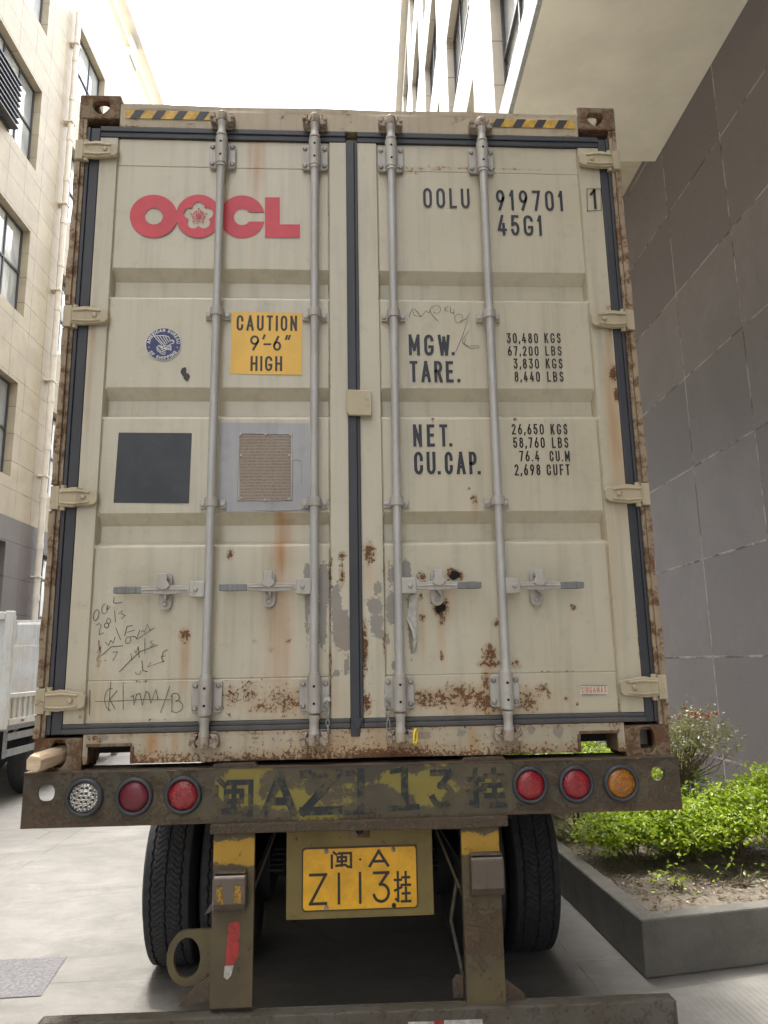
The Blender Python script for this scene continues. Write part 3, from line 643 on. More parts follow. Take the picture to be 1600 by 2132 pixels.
# doors ------------------------------------------------------------
BANDS = [(2.065, 1.918), (1.521, 1.381), (.985, .843)]
YF, YP = .010, .018
def make_door(side):
    if side < 0: xo, xa, xb, xi = -1.122, -1.043, -.111, -.033
    else: xo, xa, xb, xi = 1.130, 1.032, .108, .018
    x0, x1 = min(xo, xi), max(xo, xi); pa, pb = min(xa, xb), max(xa, xb)
    z0, z1 = ZB+.168, ZB+2.69
    mz = [z0, z1]
    for zt, zb in BANDS: mz += [ZB+zt, ZB+zt-.004, ZB+zt-.046, ZB+zb+.028, ZB+zb+.013, ZB+zb+.0122, ZB+zb+.0105, ZB+zb+.0075, ZB+zb+.004, ZB+zb]
    for s in (.325, 2.556): mz += [ZB+s-.004, ZB+s, ZB+s+.004]
    mx = [pa-.004, pa, pa+.005, pb-.005, pb, pb+.004]
    xs, zs = lines(x0, x1, .010, mx), lines(z0, z1, .010, mz)
    zt_ = sorted([(ZB+zt, .0) for zt, _ in BANDS])
    kz, ky = [], []
    for zt, zb in sorted(BANDS, key=lambda q: q[1]):
        kz += [ZB+zb, ZB+zb+.004, ZB+zb+.0075, ZB+zb+.0105, ZB+zb+.0122, ZB+zb+.013, ZB+zb+.028, ZB+zt-.046, ZB+zt-.004, ZB+zt]; ky += [0, .0006, .0024, .0053, .0084, .013, .044, .046, .003, 0]
    # gentle dents
    def yf(X, Z):
        inn = (X > pa-1e-6) & (X < pb+1e-6)
        edge = np.clip(np.minimum(X-pa, pb-X)/.005, 0, 1)
        y = np.where(inn, YP, YF)
        y = np.where(np.abs(X-pa) < 1e-4, YP+.004, y); y = np.where(np.abs(X-pb) < 1e-4, YP+.004, y)
        dep = np.interp(Z, kz, ky)
        y = y+np.where(inn, dep*edge, 0)
        for s in (.325, 2.556): y = y+np.where(inn & (np.abs(Z-(ZB+s)) < .002), .003, 0)
        y = y+np.where(inn, .0012*np.sin(X*7.3+side)*np.sin(Z*3.1+1.)+.0006*np.sin(X*17+Z*9), 0)
        for cx_, cz_, sx_, sz_, am in ((-.86, .56, .10, .16, .007), (-.33, .50, .09, .12, .006), (.34, .52, .10, .10, .008), (.80, .60, .12, .12, .007), (.88, .24, .10, .05, .005), (-.75, .22, .12, .05, .005), (.30, .22, .10, .05, .006), (-.78, 2.25, .16, .12, .004), (.45, 2.22, .2, .1, .004), (-.8, 1.25, .1, .1, .0), (-.30, .75, .08, .06, .005)):
            y = y+np.where(inn, am*np.exp(-((X-cx_)/sx_)**2-((Z-ZB-cz_)/sz_)**2), 0)
        return y
    lips = [(ZB+zb-.004, ZB+zb+.016) for _, zb in BANDS]
    mb = MB(); grid(mb, xs, zs, yf, smooth=lambda x, z: any(a < z < b for a, b in lips))
    d = build('door', mb, M['door'], con, wear=door_wear)
    d['label'] = 'left door leaf with red logo and yellow height sticker' if side < 0 else 'right door leaf with container number and weight lettering'
    bk = MB(); bk.box(x0, x1, .0685, .075, z0, z1); bk.box(x0, x0+.003, .0125, .058, z0, z1); bk.box(x1-.003, x1, .0125, .058, z0, z1); build('door_back', bk, M['side'], d)
    # seals: outer, top, bottom
    gk = MB(); xs0, xs1 = (-1.180, -1.124) if side < 0 else (1.132, 1.180)
    for k, (f0_, f1_) in enumerate(((0, .27), (.28, 1)) if side < 0 else ((0, .72), (.73, 1))):
        gk.box(xs0+(xs1-xs0)*f0_, xs0+(xs1-xs0)*f1_, (.001, .007)[k] if side < 0 else (.007, .001)[k], .05, ZB+.13, ZB+2.735)
    xa_, xb_ = (-1.123, -.0335) if side < 0 else (.0185, 1.131)
    for (a, b, off) in ((ZB+2.6915, ZB+2.716, .006), (ZB+2.7165, ZB+2.7405, 0.), (ZB+.131, ZB+.148, -.004), (ZB+.1485, ZB+.1665, .004)):
        if a > ZB+1: gk.box(xa_, xb_, off, .05, a, b)
    build('gasket', gk, M['rubber'], d, bevel=.003)
    gk = MB(); gk.box(xa_, xb_, -.003, .05, ZB+.131, ZB+.150); gk.box(xa_, xb_, .004, .05, ZB+.1505, ZB+.1665); build('bottom_gasket', gk, M['rubber_dusty'], d, bevel=.004)
    return d
doorL, doorR = make_door(-1), make_door(1)
gk = MB(); gk.box(-.0325, .0035, -.006, .05, ZB+.1, ZB+2.6905); gk.box(.004, .0178, -.001, .05, ZB+.13, ZB+2.6905)
gk.prism([(-.0325, ZB+.167), (.0175, ZB+.167), (-.004, ZB+.115)], -.010, .002)
build('centre_gasket', gk, M['rubber'], doorR, bevel=.003)
# overlap lug plate
mb = MB(); x0, z1 = Q(721, 813, -.02); x1, z0 = Q(775, 865, -.02)
mb.prism([(x0, z0+.012), (x0+.012, z0), (x1-.004, z0-.002), (x1, z0+.004), (x1, z1-.006), (x1-.008, z1), (x0+.004, z1+.004), (x0, z1-.004)], -.026, -.011)
mb.box(x0+.01, x1-.01, -.0105, .0095, z0+.02, z1-.02)
build('overlap_plate', mb, M['hinge'], doorL, bevel=.004)
# black square, yellow sticker, grey repaint, data plate
def quad_px(name, l, t, r, b, mat, parent, y, bev=0):
    q = [Q(l[0], l[1], YP), Q(t[0], t[1], YP), Q(r[0], r[1], YP), Q(b[0], b[1], YP)]
    mb = MB(); mb.add([(x, y, z) for x, z in q], [(0, 1, 2, 3)]); return build(name, mb, mat, parent)
YD = .0152                                         # printed layers sit just proud of the pressed panel
quad_px('square_marking', (248, 901), (400, 902), (394, 1048), (237, 1047), M['square'], doorL, YD)
st = quad_px('height_sticker', (484, 650), (630, 652), (629, 781), (480, 779), M['yellow'], doorL, YD)
tb = MB()
text_px(tb, 'CAUTION', 493, 619, 657, 689, .135, YD-.0008, .22)
text_px(tb, '9', 521, 540, 699, 730, .135, YD-.0008); text_px(tb, "'", 544, 549, 697, 730, .12, YD-.0008, slant=.1); text_px(tb, '-', 549, 565, 701, 731, .12, YD-.0008)
text_px(tb, '6', 569, 586, 700, 731, .135, YD-.0008); text_px(tb, '"', 590, 603, 698, 731, .12, YD-.0008, slant=.1)
text_px(tb, 'HIGH', 522, 588, 742, 773, .14, YD-.0008, .2)
build('sticker_lettering', tb, M['ink2'], st)
mb = MB(); pts = [Q(u, v, YP) for u, v in ((458, 880), (643, 882), (644, 1020), (646, 1080), (600, 1081), (560, 1074), (467, 1073), (455, 1040))]
# keep the grey patch on the flat panel only
pts = [(x, max(z, ZB+.987)) for x, z in pts]
mb.add([(x, YD, z) for x, z in pts], [tuple(range(len(pts)))]); gp = build('grey_patch', mb, M['grey'], doorL)
mb = MB(); q = [Q(*p, YP) for p in ((501, 905), (606, 907), (606, 1040), (500, 1042))]
mb.add([(x, YD-.0035, z) for x, z in q]+[(x, YD-.0004, z) for x, z in q], [(0, 1, 2, 3), (0, 1, 5, 4), (1, 2, 6, 5), (2, 3, 7, 6), (3, 0, 4, 7)])
dp = build('data_plate', mb, M['plate'], doorL)
fr = MB(); xa, za = q[0]; xb, zb_ = q[2]
fr.path([(xa-.003, YD-.002, za+.003), (xb+.003, YD-.002, za+.002), (xb+.004, YD-.002, zb_-.003), (xa-.004, YD-.002, zb_-.004)], .0035, 6, closed=True)
for u, v in ((502, 906), (555, 906), (605, 908), (503, 950), (603, 950), (503, 1038), (553, 1042), (603, 1040)):
    x, z = Q(u, v, YP); fr.lathe([(.006, 0), (.006, -.003), (.003, -.005)], (x, YD-.003, z), 'y', 8)
wl = [Q(*p, YP) for p in ((608, 957), (627, 958), (627, 1008))]; fr.path([(x, YD-.001, z) for x, z in wl], .0022, 5)
wl = [Q(*p, YP) for p in ((534, 1062), (580, 1063), (625, 1061), (642, 1050))]; fr.path([(x, YD-.001, z) for x, z in wl], .0022, 5)
build('plate_rim', fr, M['hard'], dp)
# the shipping line's red logo
S5 = lambda u, v: Q(260+u/3.636, 380+v/3.636, YP)
lg = MB(); N = 48
def ell(cx, cy, rx, ry, n=N, a0=0., a1=360.): return [S5(cx+rx*math.cos(R_(a0+(a1-a0)*i/n)), cy+ry*math.sin(R_(a0+(a1-a0)*i/n))) for i in range(n)]
def annul(o, i_, y, closed=True):
    n = len(o); lg.add([(x, y, z) for x, z in o]+[(x, y, z) for x, z in i_], [(k, (k+1) % n, n+(k+1) % n, n+k) for k in range(n if closed else n-1)])
annul(ell(220, 257, 180, 162), ell(222, 258, 68, 62), YD)
fl = []
for i in range(120):
    a = 2*math.pi*i/120; ph = ((a-math.pi*1.5)/(2*math.pi/5)) % 1.0; ph = min(ph, 1-ph)*2*math.pi/5
    c_, d_ = 68., 46.; s_ = d_*d_-(c_*math.sin(ph))**2; r = c_*math.cos(ph)+math.sqrt(max(s_, 0))
    fl.append(S5(560+r*math.cos(a)*1.0, 256+r*math.sin(a)*.93))
annul(ell(560, 257, 172, 163, 120), fl, YD-.0002)
n_ = 60; oo, ii = [], []
for k in range(n_+1):
    t = k/n_; a = R_(12.5+(347.5-12.5)*t); a2 = R_(34+(326-34)*t)
    oo.append(S5(890+172*math.cos(a), 263+163*math.sin(a))); ii.append(S5(890+62*math.cos(a2), 263+62*math.sin(a2)))
annul(oo, ii, YD, False)
lp = [S5(*p) for p in ((1063, 115), (1175, 115), (1175, 320), (1328, 320), (1328, 420), (1063, 420))]
lg.add([(x, YD-.0003, z) for x, z in lp], [(0, 1, 2, 3, 4, 5)])
cx, cz = S5(560, 256); sc_ = (S5(600, 256)[0]-cx)/40
for k in range(15):
    a = math.pi/2+2*math.pi*k/15; L_ = (62 if k % 3 == 0 else 44)*sc_
    ribbon(lg, [(cx+.006*math.cos(a), cz+.006*math.sin(a)), (cx+L_*math.cos(a), cz+L_*math.sin(a))], .0022, lambda p, q, k=k: (p, YD-.0004-.00002*k, q))
    dd = [(cx+(L_)*math.cos(a)+.0042*math.cos(j*math.pi/4), YD-.0008-.00002*k, cz+L_*math.sin(a)+.0042*math.sin(j*math.pi/4)) for j in range(8)]; lg.add(dd, [tuple(range(8))])
dd = [(cx+.011*math.cos(j*math.pi/6), YD-.0012, cz+.011*math.sin(j*math.pi/6)) for j in range(12)]; lg.add(dd, [tuple(range(12))])
build('red_logo', lg, M['logo'], doorL)
# round blue classification emblem
em = MB(); cx, cz = Q(341, 717, YP); r = Q(378, 717, YP)[0]-cx
em.add([(cx+r*math.cos(2*math.pi*i/48), YD, cz+r*math.sin(2*math.pi*i/48)) for i in range(48)], [tuple(range(48))]); eo = build('round_emblem', em, M['blue'], doorL)
ew = MB()
for rr, tt in ((r*.985, .0022),):
    ribbon(ew, [(cx+rr*math.cos(2*math.pi*i/48), cz+rr*math.sin(2*math.pi*i/48)) for i in range(49)], tt, lambda a, b: (a, YD-.0008, b))
def around(mb, s, rad, a0, a1, h, flip=False):
    """letters set round a circle, a0..a1 in degrees"""
    n = len(s); tot = sum(GL[c][0]+.16 for c in s)-.16; x = 0
    for c in s:
        wd = GL[c][0]; t = a0+(a1-a0)*((x+wd/2)/tot); x += wd+.16
        w_ = abs(R_(a1-a0))*rad/tot*wd; a = R_(t)
        for k, q in enumerate(strokes(c, h, w_, h*.20)):
            def tf(px, py, a=a, w_=w_, k=k):
                u_ = px-w_/2; v_ = py-h/2
                if flip: rr_ = rad-v_; return (cx+rr_*math.cos(a)-u_*math.sin(a), YD-.001-.0001*k, cz+rr_*math.sin(a)+u_*math.cos(a))
                rr_ = rad+v_; return (cx+rr_*math.cos(a)+u_*math.sin(a), YD-.001-.0001*k, cz+rr_*math.sin(a)-u_*math.cos(a))
            ribbon(mb, q, h*.20, tf, cap=True)
around(ew, 'AMERICAN BUREAU', r*.84, 178, 2, r*.20)
around(ew, 'OF SHIPPING', r*.84, 212, 328, r*.20, True)
around(ew, '*', r*.84, 192, 196, r*.14); around(ew, '*', r*.84, 344, 348, r*.14)
EG = [[(215, 1165), (250, 1162), (300, 1160), (335, 1170), (345, 1195), (375, 1205), (372, 1218), (350, 1225), (330, 1240), (300, 1235), (290, 1245), (262, 1235), (245, 1250), (250, 1275), (285, 1300), (310, 1302)],
      [(225, 1165), (250, 1195), (285, 1232)], [(245, 1163), (268, 1198), (300, 1232)], [(265, 1162), (288, 1195), (312, 1228)], [(290, 1160), (305, 1190), (325, 1222)], [(310, 1163), (322, 1190), (338, 1212)],
      [(262, 1245), (290, 1260), (325, 1250), (352, 1240), (352, 1272), (325, 1262), (300, 1278), (275, 1262)], [(300, 1240), (318, 1268), (345, 1255)], [(250, 1255), (275, 1282), (312, 1290)], [(270, 1240), (300, 1262), (335, 1262)], [(345, 1205), (365, 1195), (378, 1208)]]
for k, q in enumerate(EG):
    pp = [Q(260+a/3.636, 380+b/3.636, YP) for a, b in q]; ribbon(ew, pp, .0032, lambda a, b, k=k: (a, YD-.0008-.0001*k, b))
build('emblem_print', ew, M['white'], eo)
# lettering, right leaf
yT = YD
def T(s, l, r_, t, b_, th=.15, gap=.18, mb=None): text_px(mb, s, l, r_, t, b_, th, yT, gap)
for row in ([('OOLU', 882, 979, 392, 433, .12, .24)], [('919701', 1034, 1174, 396, 438, .12, .24)], [('45G1', 1037, 1130, 448, 490, .12, .22)],
            [('MGW', 852, 938, 697, 740, .135, .24), ('.', 941, 947, 697, 740, .14)], [('TARE', 854, 945, 752, 796, .135, .20), ('.', 953, 959, 752, 796, .14)],
            [('NET', 861, 933, 884, 930, .135, .28), ('.', 936, 942, 884, 930, .14)], [('CU', 863, 908, 941, 988, .135, .2), ('.', 912, 918, 941, 988, .14), ('CAP', 927, 994, 941, 988, .135, .22), ('.', 995, 1001, 941, 988, .14)]):
    tb = MB()
    for q in row: T(*q, mb=tb)
    build('large_lettering', tb, M['ink'], doorR)
for s1, l1, r1, s2, l2, r2, t, b_ in (('30,480', 1056, 1121, 'KGS', 1134, 1168, 694, 715), ('67,200', 1058, 1122, 'LBS', 1136, 1170, 721, 741), ('3,830', 1070, 1123, 'KGS', 1137, 1172, 747, 768), ('8,440', 1072, 1125, 'LBS', 1140, 1174, 774, 795),
    ('26,650', 1066, 1133, 'KGS', 1147, 1182, 883, 905), ('58,760', 1069, 1135, 'LBS', 1150, 1184, 911, 933), ('76.4', 1082, 1124, 'CU.M', 1145, 1187, 939, 961), ('2,698', 1072, 1126, 'CUFT', 1139, 1187, 967, 990)):
    tb = MB(); T(s1, l1, r1, t, b_, .13, .22, tb); build('small_lettering', tb, M['ink2'], doorR); tb = MB(); T(s2, l2, r2, t, b_, .13, .26, tb); build('small_lettering', tb, M['ink2'], doorR)
tb = MB(); T('1', 1229, 1244, 397, 438, .12, mb=tb)
bx = [Q(*p, YF) for p in ((1222, 394), (1251, 394), (1252, 439), (1223, 440), (1222, 394))]
ribbon(tb, bx, .0028, lambda a, b: (a, .0068, b))
tb.v = [(v[0], .0066, v[2]) for v in tb.v]
build('check_digit', tb, M['ink2'], doorR)
# maker's faded label
lb = MB(); q = [Q(*p, YP) for p in ((1209, 1426), (1264, 1427), (1265, 1447), (1209, 1446))]; lb.add([(x, YD, z) for x, z in q], [(0, 1, 2, 3)])
mm, nt_, b_ = newmat('faded_label_white', (.60, .57, .48), .5); lo = build('maker_label', lb, mm, doorR)
mm, nt_, b_ = newmat('faded_label_red', (.50, .24, .17), .5)
lb = MB(); text_px(lb, 'SINGAMAS', 1211, 1263, 1430, 1443, .17, YD-.0006, .16); build('label_print', lb, mm, lo)
mm, nt_, b_ = newmat('faded_label_rule', (.16, .13, .12), .5)
lb = MB()
for t_, b2 in ((1427, 1428.4), (1444.8, 1446)):
    q = [Q(*p, YP) for p in ((1210, t_), (1264, t_), (1264, b2), (1210, b2))]; lb.add([(x, YD-.0006, z) for x, z in q], [(0, 1, 2, 3)])
build('label_rules', lb, mm, lo)
# hand-written marks
def scrawl(name, polys, tf, th, parent, mat=M['pen']):
    mb = MB()
    for k, q in enumerate(polys):
        pp = [tf(*p) for p in q]; ribbon(mb, pp, th*(.75 if k % 3 else 1), lambda a, b, k=k: (a, YD-.00005*k, b))
    return build(name, mb, mat, parent)
def oval(cx, cy, rx, ry, tilt=0, a0=0, a1=360, n=14):
    o = []
    for i in range(n+1):
        a = R_(a0+(a1-a0)*i/n); x, y = rx*math.cos(a), ry*math.sin(a); o.append((cx+x*math.cos(R_(tilt))-y*math.sin(R_(tilt)), cy+x*math.sin(R_(tilt))+y*math.cos(R_(tilt))))
    return o
S2 = lambda u, v: Q(150+u/4.845, 1130+v/4.845, YP)
scrawl('handwriting', [oval(248, 730, 26, 56, 15, -60, 290), oval(332, 668, 28, 50, 10, -50, 270), [(372, 628), (355, 650), (352, 675), (372, 668), (388, 640)], [(430, 545), (422, 600), (440, 612), (512, 602)],
   [(245, 835), (280, 815), (300, 835), (282, 890), (278, 928), (325, 908)], oval(372, 790, 20, 26, 10), oval(352, 835, 22, 26, 10), [(432, 682), (442, 805)], [(470, 720), (512, 682), (500, 715), (540, 735), (498, 768)],
   [(275, 985), (278, 1075)], [(338, 1000), (372, 1035), (395, 985), (418, 1012), (440, 950)], [(445, 855), (470, 920), (495, 980)], [(615, 835), (560, 845), (535, 940)], [(560, 905), (640, 880)], oval(570, 985, 26, 35, 20), [(590, 950), (640, 945), (655, 970), (690, 880)], [(660, 975), (835, 860)], [(700, 900), (720, 885), (735, 905), (765, 822), (790, 885), (840, 858)],
   [(300, 1140), (400, 1050), (520, 1040)], [(330, 1190), (350, 1185)], [(415, 1105), (465, 1100), (440, 1150), (415, 1190)], [(480, 1305), (600, 1180), (690, 1100), (870, 1030)], [(598, 1118), (610, 1190)], [(632, 1082), (650, 1118), (672, 1045)], [(672, 1045), (682, 1160)], [(740, 965), (738, 1118)], [(785, 1005), (815, 985), (800, 1018), (832, 1025), (790, 1050)],
   [(710, 1188), (718, 1290), (770, 1300)], oval(672, 1305, 28, 22, 0, -40, 180), [(800, 1205), (765, 1255), (940, 1190)], [(970, 1080), (925, 1100), (905, 1160), (930, 1205)], [(905, 1150), (950, 1140)]], S2, .0030, doorL)
scrawl('lower_handwriting', [[(185, 1488), (180, 1738)], [(238, 1602), (400, 1600), (700, 1582), (1010, 1585)], oval(395, 1580, 62, 110, 0, -70, -270), [(440, 1680), (385, 1580), (460, 1490)], [(395, 1400), (370, 1700)], [(520, 1430), (520, 1680)], [(595, 1560), (625, 1540), (628, 1640), (655, 1530), (690, 1520), (712, 1640), (750, 1500), (780, 1520), (798, 1620), (850, 1480), (870, 1580)],
   [(990, 1445), (940, 1590), (895, 1715)], [(1012, 1545), (1010, 1710)], oval(1045, 1560, 42, 42, 0, -180, 90), oval(1050, 1650, 70, 60, 0, -90, 130)], S2, .0030, doorL)
S3 = lambda u, v: Q(560+u/4.847, 1130+v/4.845, YP)
scrawl('scribble', [[(-370, 1580), (-340, 1510), (-300, 1520), (-330, 1600), (-270, 1580)], oval(-230, 1560, 25, 40), [(-180, 1510), (-150, 1580), (-110, 1520)], [(0, 1560), (50, 1480), (60, 1560)], [(60, 1560), (120, 1590)], oval(125, 1590, 28, 50, 30)], S3, .0022, doorL)
S6 = lambda u, v: Q(840+u/4.0, 620+v/4.0, YP)
scrawl('pencil_note', [[(48, 165), (75, 90), (90, 150), (150, 158), (118, 120), (92, 92)], [(150, 158), (190, 110), (215, 130), (235, 75)], oval(275, 98, 36, 34, 10, -180, 130), [(215, 100), (245, 150), (288, 195)], [(345, 75), (348, 125)], [(375, 68), (348, 100), (378, 120)], [(390, 75), (395, 125), (425, 130)], [(420, 95), (422, 145)], oval(462, 175, 34, 38), [(470, 200), (520, 180), (552, 130), (500, 300), (435, 455)],
   [(548, 275), (495, 345), (492, 375), (540, 405), (625, 400), (632, 415), (560, 425), (505, 390), (520, 335)]], S6, .0024, doorR)
# a scuffed hole in the paint, two rusted-through holes, a torn strip of tape
def blob(name, cu, cv, ru, rv, mat, parent, y=YD, seed=1, n=22, amp=.28):
    rs = np.random.default_rng(seed); cx, cz = Q(cu, cv, YP); ex = abs(Q(cu+ru, cv, YP)[0]-cx); ez = abs(Q(cu, cv+rv, YP)[1]-cz); pts = []
    ph = rs.uniform(0, 6.28, 4)
    for i in range(n):
        a = 2*math.pi*i/n; k = 1+amp*(math.sin(2*a+ph[0])*.5+math.sin(3*a+ph[1])*.35+math.sin(5*a+ph[2])*.3)
        pts.append((cx+ex*k*math.cos(a), y, cz+ez*k*math.sin(a)))
    mb = MB(); mb.add(pts, [tuple(range(n))]); return build(name, mb, mat, parent)
blob('scuff_mark', 383, 774, 6.5, 8, M['ink2'], doorL, seed=5); blob('scuff_mark', 389, 785, 6, 9, M['ink2'], doorL, YD-.0004, seed=8)
blob('rust_hole', 917, 1266, 10, 10, M['hole'], doorR, seed=3); blob('rust_hole', 947, 1198, 12, 8, M['hole'], doorR, seed=9)
tp = MB(); pts = [Q(*p, YP) for p in ((853, 1240), (867, 1240), (867, 1300), (868, 1318), (862, 1325), (848, 1290), (850, 1270))]
tp.add([(x, .004, z) for x, z in pts], [tuple(range(len(pts)))]); 
a = [Q(*p, YP) for p in ((845, 1285), (853, 1300), (860, 1315), (864, 1330), (862, 1345), (861, 1358))]
tp.path([(a[i][0], -.004-.012*math.sin(i*.9), a[i][1]) for i in range(6)], [.003, .006, .009, .010, .008, .003], 7)
mm = plain('torn_white_film', (.50, .49, .45), .5, .25, 40); build('torn_tape', tp, mm, doorR)

# hinges ------------------------------------------------------------
def hinge(side, zc):
    tip, post = (-1.036, -1.2186) if side < 0 else (1.030, 1.2186)
    L = post-tip; s = 1 if L > 0 else -1; hs_ = .042
    P = [(0, -.018), (0, .018), (.010, .029), (.055, .033), (.075, .040), (.10, .041), (.125, .036), (.150, .035), (.150, -.035), (.125, -.038), (.10, -.040), (.06, -.035), (.012, -.029)]
    k = abs(L)/.183
    pts = [(tip+s*a*k, ZB+zc+b) for a, b in P]
    mb = MB(); mb.prism(pts, -.020, .000)
    for zz in (.022, -.024): mb.path([(tip+s*.03*k, -.0215, ZB+zc+zz*.85), (tip+s*.085*k, -.024, ZB+zc+zz*1.12), (tip+s*.145*k, -.022, ZB+zc+zz*.95)], .0055, 6)
    mb.box(tip+s*.02*k, tip+s*.10*k, .0005, YF-.0005, ZB+zc-.02, ZB+zc+.02)
    mb.lathe([(.011, 0), (.011, -.005), (.006, -.008)], (tip+s*.055*k, -.020, ZB+zc), 'y', 12)
    mb.box(tip+s*.1505*k, post+s*.0015, -.018, .035, ZB+zc-.048, ZB+zc+.046)
    mb.tube((tip+s*.139*k, -.004, ZB+zc-.052), (tip+s*.139*k, -.004, ZB+zc+.050), .012, n=12)
    return build('hinge', mb, M['hinge'], con, bevel=.003)
for z in (2.610, 1.824, 1.044, .256): hinge(-1, z)
for z in (2.613, 1.828, 1.047, .264): hinge(1, z)
for sx in (-1, 1):      # gaps in the edge strip at the hinges: battered edge plates
    mb = MB(); zz = [.118, .205, .305, .99, 1.10, 1.775, 1.875, 2.56, 2.66, 2.778]
    for a, b in ((.118, .205), (.307, .99), (1.098, 1.772), (1.878, 2.556)):
        n = 12; vs = []
        for i in range(n+1):
            z = ZB+a+(b-a)*i/n; o = .0035*math.sin(i*1.7+sx+a*9)+.004*math.sin(i*.6)
            vs += [(sx*(1.1985), -.010, z), (sx*(1.2215+o*.6), -.011, z), (sx*(1.2215+o*.6), .02, z), (sx*1.1985, .02, z)]
        fs = [(4*i+k, 4*i+(k+1) % 4, 4*i+4+(k+1) % 4, 4*i+4+k) for i in range(n) for k in range(4)]+[(0, 1, 2, 3), (4*n+3, 4*n+2, 4*n+1, 4*n)]
        mb.add(vs, fs)
    build('edge_strip', mb, M['post'], con, bevel=.002)

# lock rods ---------------------------------------------------------
def bolt(mb, x, y, z, r=.009): mb.lathe([(r, 0), (r, -.005), (r*.55, -.008)], (x, y, z), 'y', 10)
def plate_rr(mb, x0, x1, z0, z1, y0, y1, r=.014):
    p = []
    for cx, cz, a in ((x1-r, z1-r, 0), (x0+r, z1-r, 90), (x0+r, z0+r, 180), (x1-r, z0+r, 270)):
        for i in range(5): p.append((cx+r*math.cos(R_(a+22.5*i)), cz+r*math.sin(R_(a+22.5*i))))
    mb.prism(p, y0, y1)
def lock_rod(x, hdir, hx_end, hxc, hz, lean=0.):
    yR = -.036; rr = .0172; xt, xb = x-lean, x+lean
    X = lambda z: xb+(xt-xb)*(z-.1)/2.7
    mb = MB(); mb.tube((X(.19), yR, ZB+.19), (X(2.67), yR, ZB+2.67), rr, n=20)
    rod = build('lock_rod', mb, M['rod'], con)
    # guide blocks
    for z0, z1, top in ((.198, .322, 0), (2.540, 2.664, 1)):
        mb = MB(); xc = X(z0); plate_rr(mb, xc-.058, xc+.058, ZB+z0, ZB+z1, -.002, YP-.006)
        mb.tube((xc, yR+.004, ZB+z0-.004), (xc, yR+.004, ZB+z1+.006), .0265, n=24)
        mb.tube((xc, yR+.002, ZB+z1+.0065 if not top else ZB+z0-.018), (xc, yR+.002, ZB+z1+.020 if not top else ZB+z0-.0045), .024, .022, n=24)
        gbk = build('guide_block', mb, M['hard'], rod, bevel=.003)
        bb = MB()
        for dx in (-.044, .044):
            for zz in (z0+.02, z1-.02): bolt(bb, xc+dx, -.002, ZB+zz, .0105)
        build('bolts', bb, M['bolt'], gbk)
        bb = MB()
        for zz in (z0+.03, z1-.03): bb.lathe([(.0052, 0), (.0052, -.0015)], (xc, yR+.004-.0260, ZB+zz), 'y', 10)
        build('grease_holes', bb, M['hole'], gbk)
    # saddles
    for z in (1.836, 1.016):
        mb = MB(); xc = X(z); n = 10
        o, i_ = [], []
        for k in range(n+1):
            a = math.pi*k/n; o.append((xc+.0275*math.cos(a), yR-.0265*math.sin(a)+.004)); i_.append((xc+.0195*math.cos(a), yR-.0185*math.sin(a)+.004))
        out = [(xc+.052, .0), (xc+.052, .009)]+[(xc+.0195, .009)]+[(xc+.0195, yR+.004)]+i_[1:-1]+[(xc-.0195, yR+.004), (xc-.0195, .009), (xc-.052, .009), (xc-.052, .0), (xc-.0275, .0)]+o[::-1]+[(xc+.0275, .0)]
        mb.prism(out, ZB+z-.018, ZB+z+.018, 'z')
        mb.lathe([(.0045, 0), (.0045, -.001)], (xc, yR-.0226, ZB+z+.004), 'y', 8)
        for dx in (-.04, .04): bolt(mb, xc+dx, .0, ZB+z-.003, .0095)
        build('saddle', mb, M['hard'], rod, bevel=.002)
    # necks and cams
    for z0, z1, zc, up in ((.185, .122, .095, -1), (2.675, 2.74, 2.770, 1)):
        mb = MB(); xc = X(zc); mb.lathe([(.023, 0), (.023, up*.012), (.0185, up*.02), (.0175, up*.05), (.0215, up*.062), (.0215, up*.07)], (xc, yR, ZB+z0), 'z', 20)
        ck = build('rod_end', mb, M['hard'], rod)
        mb = MB(); zc_ = ZB+zc
        mb.lathe([(.019, -.022), (.022, -.018), (.022, .018), (.019, .022)], (xc, yR, zc_), 'z', 16)
        mb.prism([(xc-.020, yR-.012), (xc+.046, yR+.002), (xc+.048, yR+.02), (xc+.03, yR+.028), (xc-.018, yR+.016)], zc_-.016, zc_+.012, 'z')
        mb.prism([(xc+.020, yR-.010), (xc-.040, yR+.004), (xc-.044, yR+.022), (xc-.02, yR+.026)], zc_-.010, zc_+.010, 'z')
        build('cam', mb, M['cam'], rod, bevel=.003)
        mb = MB()
        for s in (-1, 1):
            mb.prism([(xc+s*.022, zc_-up*.03), (xc+s*.05, zc_-up*.026), (xc+s*.056, zc_+up*.004), (xc+s*.047, zc_+up*.022), (xc+s*.03, zc_+up*.02), (xc+s*.036, zc_-up*.002)], -.045, -.0005)
        mb.box(xc-.045, xc+.045, -.012, -.0006, zc_-up*.036, zc_-up*.030)
        for s in (-1, 1): bolt(mb, xc+s*.044, -.046, zc_-up*.008, .007)
        build('cam_keeper', mb, M['cam'], rod, bevel=.003)
    # handle
    mb = MB(); xr = X(hz); z = ZB+hz
    mb.prism([(xr+hdir*.012, z-.030), (xr+hdir*.066, z-.030), (xr+hdir*.070, z-.026), (xr+hdir*.070, z+.026), (xr+hdir*.066, z+.032), (xr+hdir*.012, z+.032)], yR-.018, yR+.012)
    bolt(mb, xr+hdir*.046, yR-.018, z, .010)
    build('handle_hub', mb, M['hard'], rod, bevel=.004)
    mb = MB(); yb = yR-.004; e = hx_end; L_ = e-xr
    pr = [(.18, .011, .004), (.30, .015, .006), (.46, .018, .009), (.58, .016, .009), (.68, .013, .009), (.72, .0125, .010)]
    vs = []
